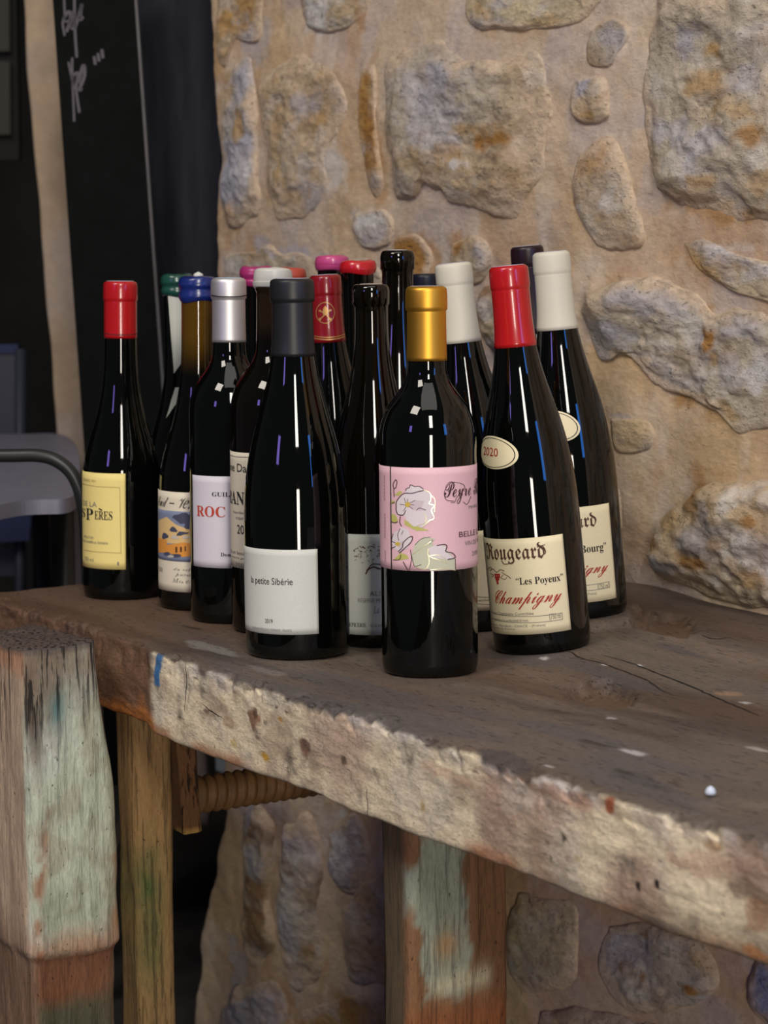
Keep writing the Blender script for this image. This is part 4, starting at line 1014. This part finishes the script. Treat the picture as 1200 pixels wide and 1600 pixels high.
P_YEL = paper('yellow_label_paper', lin(240, 222, 140)); P_WHT = paper('cool_white_label_paper', lin(214, 210, 220)); P_CRM = paper('cream_label_paper', lin(226, 218, 196))
P_IVO = paper('ivory_label_paper', lin(240, 228, 188)); P_PNK = paper('pink_label_paper', lin(232, 190, 198)); P_GRY = paper('warm_grey_white_label_paper', lin(208, 211, 202))
RED = mat('red_capsule', (0.46, 0.008, 0.012), 0.26, **{'Coat Weight': .5, 'Coat Roughness': .08}); CRIM = mat('crimson_capsule', (0.24, 0.006, 0.012), 0.25, **{'Coat Weight': .5})
GOLD = mat('gold_foil', (0.78, 0.42, 0.055), 0.46, 1.0); SILV = mat('silver_foil', (0.80, 0.79, 0.81), 0.5, 0.9)
BLKC = mat('satin_black_capsule', (0.012, 0.013, 0.015), 0.42); IVC = mat('matt_ivory_capsule', tuple(lin(212, 208, 190)), 0.55); PURP = mat('dark_purple_capsule', (0.02, 0.008, 0.012), 0.35); NAV = mat('navy_capsule', (0.006, 0.008, 0.018), 0.4)
LILT = mat('lilac_top_reflection', (0.42, 0.42, 0.52), 0.5); GPRINT = mat('gold_print', (0.62, 0.36, 0.12), 0.45, .6)  # lilac disc colour paints the reflected tint on the capsule tops
CORKM = noisy(mat('cork', (0.5, 0.42, 0.36), 0.8), (900, 900, 900), .3, .3, .0005)

# 1 -------- yellow label, red capsule, far left
b = root_of('yellow', 'slim dark wine bottle with red capsule and yellow label, leftmost of all'); body(b)
capsule(b, (189, 528), RED, top=LILT); strokes(b, b.cap, 'band_line', [([(165, 520), (178, 522), (200, 522), (213, 520)], 1.2)], INK, off=.0003)
l = label(b, D(-108), b.loc(196, 810)[0], b.zpx(170, 889), b.zpx(170, 738), P_YEL)
text(b, l, 'DE LA', None, None, 792, 784, GINK, ph=(-74, -38)); text(b, l, '𝐒', None, None, 811, 797, ph=(-80, -66)); text(b, l, '𝐏', 136, 147, 811, 793); text(b, l, '𝐄𝐑𝐄𝐒', 149, 176, 811, 797); shapes(b, l, 'lettering', [[(156, 792), (161, 795), (160, 796.5), (155, 794)]], INK, .00075)
YL = mat('faint_ochre_ink', (0.42, 0.34, 0.12), .7)
strokes(b, l, 'border', [([(130, 754), (150, 758), (187, 760)], .8), ([(187, 760), (189, 863)], .8), ([(189, 863), (150, 861), (133, 858)], .8)], YL)
text(b, l, 'GRAND VIN', None, None, 753, 749, YL, ph=(-72, -40)); text(b, l, 'APPELLATION', None, None, 843, 839, GINK, ph=(-72, -45)); text(b, l, 'Mis en bouteille au domaine', None, None, 850, 845, GINK, ph=(-78, -20))
text(b, l, '750 ml', None, None, 879, 873, GINK, ph=(-70, -45)); shapes(b, l, 'mark', [blob(184.5, 880, 1.4, 3.5)], GINK)

# 2 -------- green wax with white strip
b = root_of('green', 'dark bottle with green wax seal and white paper strip down its neck'); body(b)
waxcap(b, (276, 463), wax('green_wax', (0.012, 0.075, 0.055)), .0012, seed=1)
st = P_GRY
o = shapes(b, b.root, 'neck_strip', [[(263, 462), (282, 462), (287, 520), (284, 565), (272, 582), (268, 530)]], st, .0004)
o = shapes(b, b.root, 'neck_strip', [[(274, 604), (291, 603), (288, 612), (272, 634), (260, 652), (268, 624)]], st, .0004)
text(b, o, '· · ·', 276, 282, 548, 546, GINK)

# 3 -------- blue wax, label with a painted landscape
b = root_of('painting', 'bottle with blue wax seal, amber neck and cream label showing a small painted village')
H = b.H
body(b, glass_mat('amber_necked_glass', (0.0015, 0.0015, 0.001), H * .70, H * .84, (0.085, 0.042, 0.004)))
waxcap(b, (309, 471), wax('blue_wax', (0.008, 0.022, 0.16)), .0013, seed=3)
wc = link('wax_chip', lathe('wax_chip', [(1e-5, 0), (.0052, 0), (.0042, .003), (.0012, .0045), (1e-5, .005)], 9), P_GRY, b.cap); wc.location = (.0005, 0, b.H + .0018)
l = label(b, D(-108), D(30), b.zpx(275, 924), b.zpx(275, 767), P_CRM)
SKY = mat('painted_sky', (0.20, 0.24, 0.36), .7); ORG = mat('painted_orange', (0.72, 0.30, 0.05), .7); DBL = mat('painted_dark_blue', (0.06, 0.065, 0.11), .7); YEL = mat('painted_warm_light', (0.72, 0.50, 0.22), .7); PAL = mat('painted_pale', (0.55, 0.5, 0.42), .7)
def zr(y): return b.zpx(275, y)
def pan(p0, p1, ya, yb, mm, off): 
    o = label(b, D(p0), D(p1), zr(yb), zr(ya), mm, 'painting', off); o.parent = l; return o
pan(-107, 29, 797, 876, SKY, .0005)
shapes(b, l, 'painting', [[(249, 812), (262, 806), (276, 818), (297, 826), (297, 850), (275, 848), (249, 846)]], YEL, .0006)
shapes(b, l, 'painting', [[(248.5, 838), (262, 842), (262, 850), (275, 848), (288, 846), (298, 848), (298, 868), (284, 869), (264, 862), (249, 862)]], ORG, .00068)
shapes(b, l, 'painting', [blob(287, 808, 15, 8, 14, 5, .18, 4), blob(296, 818, 8, 7, 12, 0, .2), blob(272, 826, 6, 4, 10, 20, .2), blob(259, 836, 5, 5, 10, 0, .2), blob(285, 832, 9, 3, 10, -8, .3), blob(262, 864, 5, 3), blob(276, 867, 8, 3)], DBL, .00076)
shapes(b, l, 'painting', [blob(274, 838, 6, 3, 10, 10, .3), blob(291, 838, 6, 2.4, 10, 0, .2), blob(268, 868, 5, 2)], PAL, .00080)
shapes(b, l, 'painting', [[(275, 853), (278, 853), (278, 862), (275, 862)], [(282, 853), (285, 853), (285, 861), (282, 861)], [(289, 852), (291, 852), (291, 860), (289, 860)]], BRINK, .00084)
text(b, l, '𝒷𝓊𝒹 – 𝒱𝑒𝓃𝓉𝑜𝓊𝓍', None, None, 793, 776, ph=(-76, 30), shear=.05); text(b, l, '𝒹𝓊 𝓋𝒾𝓁𝓁𝒶𝑔𝑒 𝑒𝓃', None, None, 893, 887, GINK, ph=(-38, 20)); text(b, l, '𝓅𝓇𝑜𝓋𝑒𝓃𝒸𝑒 𝒹𝓊', None, None, 902, 895, GINK, ph=(-35, 22)); text(b, l, '𝑀𝒾𝓈 𝑒𝓃 𝒷𝑜𝓊𝓉', None, None, 911, 904, GINK, ph=(-40, 20))
text(b, l, '750', None, None, 897, 890, GINK, ph=(-80, -62))

# 4 -------- silver capsule, white label
b = root_of('roc', 'round-shouldered bottle with silver capsule and white label with red lettering'); body(b)
capsule(b, (358, 534), SILV, top=mat('blue_top_reflection', (.4, .6, .75), .35)); strokes(b, b.cap, 'seam_line', [([(333, 461), (345, 463), (370, 463), (382, 461)], 1.6)], INK, off=.0007)  # bluish reflection on the silver top given as the disc's colour
l = label(b, b.loc(302, 810)[0], D(35), b.zpx(330, 886), b.zpx(330, 742), P_WHT)
text(b, l, '𝐆𝐔𝐈𝐋𝐋', 332, 366, 774, 767); text(b, l, '𝐑𝐎𝐂', 309, 352, 806, 789, mat('orange_red_ink', (0.5, .05, .02), .6)); text(b, l, '𝐃𝐨𝐦𝐚𝐢𝐧𝐞', 345, 378, 868, 862)
# 5 -------- clear neck, white wax, cream label
b = root_of('danj', 'round-shouldered bottle with white sealed neck and tall cream label, between silver and black capsules')
body(b, glass_mat('brownish_glass', (0.003, 0.002, 0.001), b.H * .80, b.H * .86, (0.018, 0.010, 0.004)))
waxcap(b, (427, 449), mat('white_wax', (0.62, 0.62, 0.56), .35), .0006, seed=5)
l = label(b, D(-105), D(25), b.zpx(380, 887), b.zpx(380, 705), P_CRM)
text(b, l, 'aine Danjou', None, None, 741, 724, ph=(-88, -10)); text(b, l, '𝐑𝐀𝐍𝐂𝐘', None, None, 789, 768, ph=(-88, -12)); text(b, l, '2018', 372, 396, 833, 819); text(b, l, 'Appellation d’origine', None, None, 804, 799, GINK, ph=(-68, -5)); text(b, l, 'contrôlée', None, None, 812, 807, GINK, ph=(-60, -12))
text(b, l, 'Mis en bouteille au', None, None, 868, 862, GINK, ph=(-85, -15)); text(b, l, 'domaine par nous', None, None, 876, 871, GINK, ph=(-82, -20)); text(b, l, '750', 369, 382, 885, 878, GINK)
strokes(b, l, 'border', [([(359, 708), (370, 711), (390, 712)], .9), ([(361, 880), (370, 884), (388, 887)], .9)], GINK)
# 6, 7, 10, 11 waxes at the back
b = root_of('pinkwax_l', 'dark bottle with magenta wax seal behind the white-sealed neck'); body(b); waxcap(b, (403, 446), wax('magenta_wax', (0.42, 0.03, 0.17), .4), .0014, seed=2)
b = root_of('orange', 'dark bottle with orange-red wax seal just behind the black capsule'); body(b); waxcap(b, (453, 450), wax('orange_red_wax', (0.42, 0.06, 0.035), .4), .0016, seed=4)
b = root_of('pinkwax', 'dark bottle with bright pink wax seal in the back row'); body(b); waxcap(b, (519, 423), wax('pink_wax', (0.58, 0.07, 0.24), .35), .0014, seed=6)
b = root_of('redwax', 'dark bottle with thick bright red wax seal right of the pink one'); body(b); waxcap(b, (559, 427), wax('bright_red_wax', (0.56, 0.012, 0.02), .25), .0018, seed=7)

# 8 -------- black capsule, grey-white label (front)
b = root_of('siberie', 'large front bottle with satin black capsule and plain grey-white label'); body(b)
capsule(b, (458, 556), BLKC, bulge=.0016, top=LILT)
l = label(b, D(-100), b.loc(496.5, 920)[0], b.zpx(440, 991), b.zpx(440, 857), P_GRY)
text(b, l, 'la petite Sibérie', 394, 457.5, 915, 901); text(b, l, '2019', 415.5, 427, 972.5, 966, shear=0); text(b, l, 'MIS EN BOUTEILLE AU DOMAINE - FRANCE', 396, 456, 985.5, 981.5, GINK)

# 9 -------- crimson capsule with round emblem
b = root_of('crimson', 'tilted dark bottle with crimson capsule bearing a round gold emblem'); body(b); capsule(b, (513, 534), CRIM, bulge=.0006, top=LILT)
e = b.cap; ring = [(508.5 + 13.3 * math.cos(t), 488 + 16 * math.sin(t)) for t in np.linspace(0, 2 * math.pi, 33)]
strokes(b, e, 'emblem', [(ring, 1.1)], GPRINT, off=.0004, smooth=False)
strokes(b, e, 'emblem', [([(501, 485), (509, 490), (516, 498)], 1.6), ([(516, 484), (508, 491), (501, 498)], 1.6)], GPRINT, off=.0005)
shapes(b, e, 'emblem', [[(505, 484), (506, 480), (508.5, 477), (511, 480), (512, 484), (511.5, 491), (505.5, 491)], blob(501, 498, 2, 2.3), blob(516, 498, 2, 2.3), blob(501, 485, 2, 1.7), blob(516, 484, 2, 1.7)], GPRINT, .0006)
strokes(b, e, 'gold_band', [([(489, 523), (500, 525), (514, 526), (528, 524), (537, 521)], 1.3), ([(489, 526.5), (500, 528.5), (514, 529.5), (528, 527.5), (537, 524.5)], 1.6)], GPRINT, off=.0004)
# 12 ------- uncapped, Alsace label
b = root_of('alsace', 'uncapped dark bottle with cork showing and white label with brown sketch, behind the pink label'); body(b, GLASSB, CORKM)
l = label(b, D(-55), D(60), b.zpx(575, 992), b.zpx(575, 833), P_GRY)
SEP = mat('sepia_sketch_ink', (0.22, 0.13, 0.09), .8); import random; random.seed(4)
sk = []
for i in range(60):
    x = random.uniform(552, 600); y = 862 + random.gauss(0, 7) - .12 * (x - 560); a = random.uniform(-.6, .9); L = random.uniform(2, 4.5)
    sk.append(([(x, y), (x + L * math.cos(a) * .6, y + L * math.sin(a) * .4 - .6), (x + L * math.cos(a), y + L * math.sin(a))], random.uniform(.7, 1.3)))
strokes(b, l, 'sketch', sk, SEP); strokes(b, l, 'sketch', [([(572, 895), (576, 888), (584, 884), (594, 887), (604, 884)], 2.2), ([(573, 890), (582, 880), (596, 880)], 1.4)], BRINK)
text(b, l, 'ALSACE', 578, 618, 929, 922, GINK); text(b, l, 'RÉSERVE PERSONNELLE', 560, 630, 940, 932, GINK); text(b, l, '𝐿𝑎 𝑐𝑢𝑣é𝑒', 584, 612, 957, 946, GINK); text(b, l, '𝐄𝐏𝐈𝐂𝐄𝐑𝐈𝐄', 547, 572.5, 979, 972.5); text(b, l, 'COMTE', 579, 612, 979, 974.5, GINK)
# 13 ------- tall dark
b = root_of('tall', 'tallest dark bottle with bare glossy dark neck behind the gold capsule'); body(b, GLASSB, mat('pale_stopper', (.6, .6, .62), .4))
# 14 ------- navy
b = root_of('navy', 'dark bottle with navy capsule barely seen between gold and ivory capsules'); body(b); capsule(b, (667, 470), NAV)

# 15 ------- gold capsule, pink label (front)
b = root_of('pink', 'round-shouldered front bottle with gold capsule and pink label with white flowers'); body(b); capsule(b, (667, 563), GOLD, bulge=.0011, top=mat('dull_lilac_top', (.3, .26, .28), .5))
l = label(b, D(-108), D(100), b.zpx(671, 890), b.zpx(671, 728), P_PNK)
PET = mat('flower_white', (0.74, 0.66, 0.68), .7); PET2 = mat('flower_shade', (0.62, 0.52, 0.55), .7); LEAF = mat('leaf_yellow_green', (0.52, 0.50, 0.14), .7); LEAFG = mat('leaf_pale_green', (0.56, 0.57, 0.42), .7); FOIL = mat('foil_line', (0.95, 0.88, 0.55), .3, .5); PL = mat('dark_plum_line', (0.06, 0.02, 0.03), .7)
def q(x, y): return (580 + x / 4.21, 690 + y / 4.21)
def qs(l_): return [q(*p) for p in l_]
strokes(b, l, 'rule', [([(611.5, 726), (612, 780), (613, 888)], 1.6)], INK, smooth=False)
shapes(b, l, 'leaf_print', [qs([(158, 340), (190, 312), (212, 320), (188, 345)]), qs([(136, 375), (160, 380), (160, 396), (138, 394)]), qs([(138, 462), (165, 470), (180, 500), (170, 528), (140, 515)]), qs([(220, 500), (250, 520), (330, 555), (385, 574), (300, 575), (225, 535)]), qs([(200, 720), (240, 735), (250, 760), (190, 770), (150, 768)])], LEAF, .00052)
shapes(b, l, 'leaf_print', [qs([(270, 735), (290, 660), (350, 612), (420, 630), (380, 670), (480, 665), (500, 712), (550, 760), (552, 830), (420, 838), (340, 825), (290, 815), (270, 770)])], LEAFG, .00054)
shapes(b, l, 'flower_print', [qs([(170, 420), (175, 370), (205, 335), (240, 318), (232, 300), (265, 275), (330, 285), (350, 305), (390, 335), (395, 380), (420, 400), (415, 460), (380, 520), (340, 552), (280, 545), (240, 510), (215, 470), (180, 465)]), qs([(140, 640), (150, 590), (185, 570), (200, 545), (250, 570), (262, 620), (275, 625), (240, 690), (190, 715), (150, 690)]), qs([(375, 690), (430, 665), (485, 680), (490, 715), (540, 755), (500, 765), (430, 755), (390, 735)])], PET, .00058)
shapes(b, l, 'flower_print', [qs([(240, 405), (290, 370), (350, 380), (330, 430), (280, 440)]), qs([(300, 425), (360, 430), (355, 442), (310, 440)]), qs([(170, 660), (215, 640), (225, 665), (190, 690)])], PET2, .00062)
shapes(b, l, 'flower_print', [blob(*q(245, 402), 4.2, 4, 10, 0, .25, 5), blob(*q(180, 662), 4, 3.2, 10, 0, .25, 5)], mat('flower_heart', (.62, .45, .08), .7), .00068)
strokes(b, l, 'flower_outline', [(qs(p), w) for p, w in [
 ([(232, 312), (235, 298), (255, 290), (262, 272), (290, 283), (318, 282), (345, 300)], 1.2), ([(170, 430), (172, 385), (195, 350), (225, 328), (270, 328), (318, 315), (345, 310)], 1.4),
 ([(168, 430), (180, 465), (215, 470), (232, 440)], 1.3), ([(300, 440), (320, 425), (360, 438)], .9), ([(250, 395), (290, 375)], .8), ([(232, 390), (222, 360)], .8), ([(240, 388), (245, 365)], .8), ([(228, 405), (195, 400)], .8), ([(235, 415), (215, 445)], .8), ([(252, 410), (275, 430)], .8), ([(256, 402), (285, 405)], .8),
 ([(197, 480), (193, 520), (205, 545)], 1.3), ([(155, 300), (150, 270), (165, 240), (175, 250), (168, 290), (155, 300), (157, 350)], 1.2), ([(137, 515), (160, 522), (180, 515)], 1.3), ([(143, 395), (160, 385)], 1.2),
 ([(183, 712), (210, 685), (215, 655), (250, 620), (275, 615), (265, 650), (225, 690), (190, 722)], 1.4), ([(150, 595), (140, 640), (165, 655)], 1.1), ([(186, 640), (180, 600), (195, 560)], .9), ([(140, 690), (165, 680)], 1.2), ([(205, 600), (215, 575)], .8), ([(150, 768), (190, 765), (200, 735)], 1.1), ([(215, 780), (245, 838)], 1.4), ([(262, 700), (268, 760), (255, 838)], 1.1),
 ([(430, 672), (480, 665), (495, 680), (488, 712), (530, 722), (548, 752), (500, 765)], 1.5), ([(548, 760), (550, 838)], 1.0), ([(270, 740), (278, 780), (290, 810), (330, 800)], .9), ([(290, 670), (330, 630), (390, 615)], .7)]], PL)
strokes(b, l, 'foil_line', [(qs(p), w) for p, w in [([(345, 305), (385, 325), (392, 370), (380, 395), (412, 410), (395, 440), (412, 490), (380, 510), (340, 552)], 1.3), ([(395, 340), (418, 375), (415, 450)], 1.0), ([(340, 455), (360, 480), (355, 520), (300, 545)], 1.1), ([(270, 735), (330, 690), (395, 645)], .9), ([(375, 695), (378, 740), (450, 770), (500, 790)], 1.1), ([(378, 735), (380, 790), (355, 830), (300, 815)], 1.1), ([(385, 740), (440, 735), (490, 760)], .9), ([(390, 835), (470, 825), (550, 836)], 1.0)]], FOIL, off=.00070)
text(b, l, '𝓟𝓮𝔂𝓻𝓮 𝓡𝓸𝓼𝓮', 693, None, 786, 750, PL, ph=(math.degrees(b.loc(693, 770)[0]), 98), shear=.0)
strokes(b, l, 'flourish', [(qs([(540, 380), (490, 370), (478, 320), (510, 265), (560, 258), (605, 275), (600, 310), (560, 350), (545, 385), (520, 388)]), .9), (qs([(600, 385), (625, 400), (650, 350)]), .9)], PL)
text(b, l, 'MARLÈNE', 731, None, 792, 786, GINK, ph=(math.degrees(b.loc(731, 790)[0]), 92)); text(b, l, 'BELLE LÉONE', 716, None, 837, 826, PL, ph=(math.degrees(b.loc(716, 830)[0]), 112)); text(b, l, 'VIN DE FRANCE', 725, None, 850, 843, GINK, ph=(math.degrees(b.loc(725, 846)[0]), 104)); text(b, l, '2009', 736, None, 866, 859, GINK, ph=(math.degrees(b.loc(736, 862)[0]), 78))
for k_, yy in enumerate((740, 800, 858)): strokes(b, l, 'side_text', [([(602 + .5 * k_, yy + 5 * i), (602.2 + .5 * k_, yy + 2.8 + 5 * i)], 1.8) for i in range(8 if k_ < 2 else 4)], mat('rose_ink', (.5, .32, .36), .7))

# 16 ------- ivory capsule, mostly hidden
b = root_of('white', 'strongly tilted bottle with ivory capsule between the gold and the tall red capsules'); body(b); capsule(b, (723, 534), IVC, bulge=.0008, top=LILT)
l = label(b, D(-38), D(60), b.zpx(760, 953), b.zpx(760, 826), P_IVO)
strokes(b, l, 'border', [([(745, 931), (770, 932)], .8), ([(745, 942), (770, 943)], .8)], GINK); text(b, l, 'récoltant', 748, 768, 938, 934, GINK)

# 17, 19 --- ivory labels with blackletter name
b = root_of('rouge', 'tilted bottle with red capsule, ivory label and small oval year label'); body(b); capsule(b, (804, 541), RED, bulge=.0008, top=LILT)
l = label(b, D(-100), b.loc(886, 910)[0], b.zpx(835, 990), b.zpx(835, 837), P_IVO)
text(b, l, '𝕽𝖔𝖚𝖌𝖊𝖆𝖗𝖉', 762, 852, 879, 846, BRINK); strokes(b, l, 'flourish', [([(786, 874), (790, 879), (798, 878), (806, 874)], 1.3), ([(846, 866), (853, 860), (848, 850), (840, 852), (852, 848)], 1.2)], BRINK)
text(b, l, '“𝐋𝐞𝐬 𝐏𝐨𝐲𝐞𝐮𝐱”', 808, 880, 912.5, 898, INK); text(b, l, '𝓒𝓱𝓪𝓶𝓹𝓲𝓰𝓷𝔂', 775, 877, 951, 920, RINK, shear=.12)
text(b, l, 'Saumur Champigny Contrôlée', None, None, 959, 953, GINK, ph=(-72, math.degrees(b.loc(835, 956)[0]))); text(b, l, 'MIS EN BOUTEILLE À LA PROPRIÉTÉ PAR:', None, None, 968, 964, GINK, ph=(-76, math.degrees(b.loc(827, 966)[0]))); text(b, l, 'Viticulteurs - Récoltant - CHACÉ - (France)', None, None, 978, 972, GINK, ph=(-80, math.degrees(b.loc(853, 975)[0]))); text(b, l, '750 ml', 861, 876, 965, 956, GINK); text(b, l, 'Produit de France', None, None, 981, 978, GINK, ph=(-70, -30))
strokes(b, l, 'rule', [([(772, 957), (800, 961), (840, 961), (878, 956)], .8), ([(773, 966), (800, 971), (840, 971), (879, 966)], .8), ([(859, 957), (860, 968)], .8), ([(878, 955), (879, 966)], .8)], GINK, smooth=False)
shapes(b, l, 'grape_print', [blob(779 + dx, 896 + dy, 1.7, 2.0, 8) for dx, dy in ((-3, 0), (0, 0), (3, 0), (-2.4, 3.6), (.6, 3.8), (3.2, 3.4), (-1.2, 7), (1.8, 7.2), (.2, 10.4), (.8, 13.4))], RINK, .00075)
strokes(b, l, 'vine_print', [([(767, 890), (772, 887), (778, 892), (784, 888), (790, 890)], .9), ([(786, 892), (792, 896), (797, 899), (800, 902)], .9), ([(768, 894), (773, 897), (770, 900)], .8), ([(788, 896), (785, 901), (791, 903), (794, 900)], .8), ([(764, 888), (768, 884), (771, 888)], .8)], BRINK)
def oval(b, cx, cy, rx, ry, name='neck_label', tilt=8):
    pc, zc = b.loc(cx, cy); a_r = rx; 
    n = 56; K = 10; t = np.linspace(0, 2 * np.pi, n, endpoint=False)
    V = []
    for k_ in range(K, -1, -1):
        f = max(k_ / K, 1e-3); u = f * rx * np.cos(t); v = f * ry * np.sin(t); c_, s_ = math.cos(D(tilt)), math.sin(D(tilt))
        V.append(wrap3(b, pc + (u * c_ + v * s_) / b.rad(zc), zc + (v * c_ - u * s_), .0004 if k_ < K else .0001))
    o = link(name, grid_mesh(name, np.array(V), wrap=True), P_IVO, b.root)
    def ringat(f, w, mm):
        Vr = []
        for g in (f, f - w):
            u = g * rx * np.cos(t); v = (g * ry - (f - f) ) * np.sin(t); c_, s_ = math.cos(D(tilt)), math.sin(D(tilt))
            Vr.append(wrap3(b, pc + (u * c_ + v * s_) / b.rad(zc), zc + (v * c_ - u * s_), .0007))
        link('border', grid_mesh('border', np.array(Vr), wrap=True), mm, o)
    ringat(.90, .035, INK); return o
o = oval(b, 771, 704, .0235, .0128, tilt=9); text(b, o, '2020', 757.5, 780, 709, 696, RINK, slope=-.25)
b = root_of('bourg', 'rightmost bottle with ivory capsule, oval neck label and ivory label'); body(b); capsule(b, (872, 514), IVC, bulge=.0009, top=LILT)
l = label(b, D(-100), b.loc(957, 860)[0], b.zpx(912, 941), b.zpx(912, 789), P_IVO)
e0 = math.degrees(b.loc(931, 820)[0]); text(b, l, '𝕽𝖔𝖚𝖌𝖊𝖆𝖗𝖉', None, None, 828, 799, BRINK, ph=(-52, e0 + 1)); text(b, l, '“𝐋𝐞 𝐁𝐨𝐮𝐫𝐠”', None, None, 866, 850, INK, ph=(-14, math.degrees(b.loc(947, 858)[0]))); text(b, l, '𝓒𝓱𝓪𝓶𝓹𝓲𝓰𝓷𝔂', None, None, 904, 878, RINK, ph=(-46, math.degrees(b.loc(949, 890)[0])), shear=.12)
strokes(b, l, 'rule', [([(880, 914), (900, 914), (925, 912), (951, 907)], .8), ([(880, 922), (900, 922), (925, 921), (952, 916)], .8), ([(951, 907), (952, 916)], .8), ([(934, 911), (935, 920)], .8)], GINK, smooth=False); text(b, l, '750 ml', 936, 950, 918, 910, GINK); text(b, l, '(France)', 918, 932, 929, 924, GINK)
oval(b, 868, 663, .0215, .0130, tilt=12)
# 18
b = root_of('purple', 'dark bottle with blackish purple capsule behind the tall red capsule'); body(b); capsule(b, (828, 520), PURP, bulge=.0012, top=LILT)
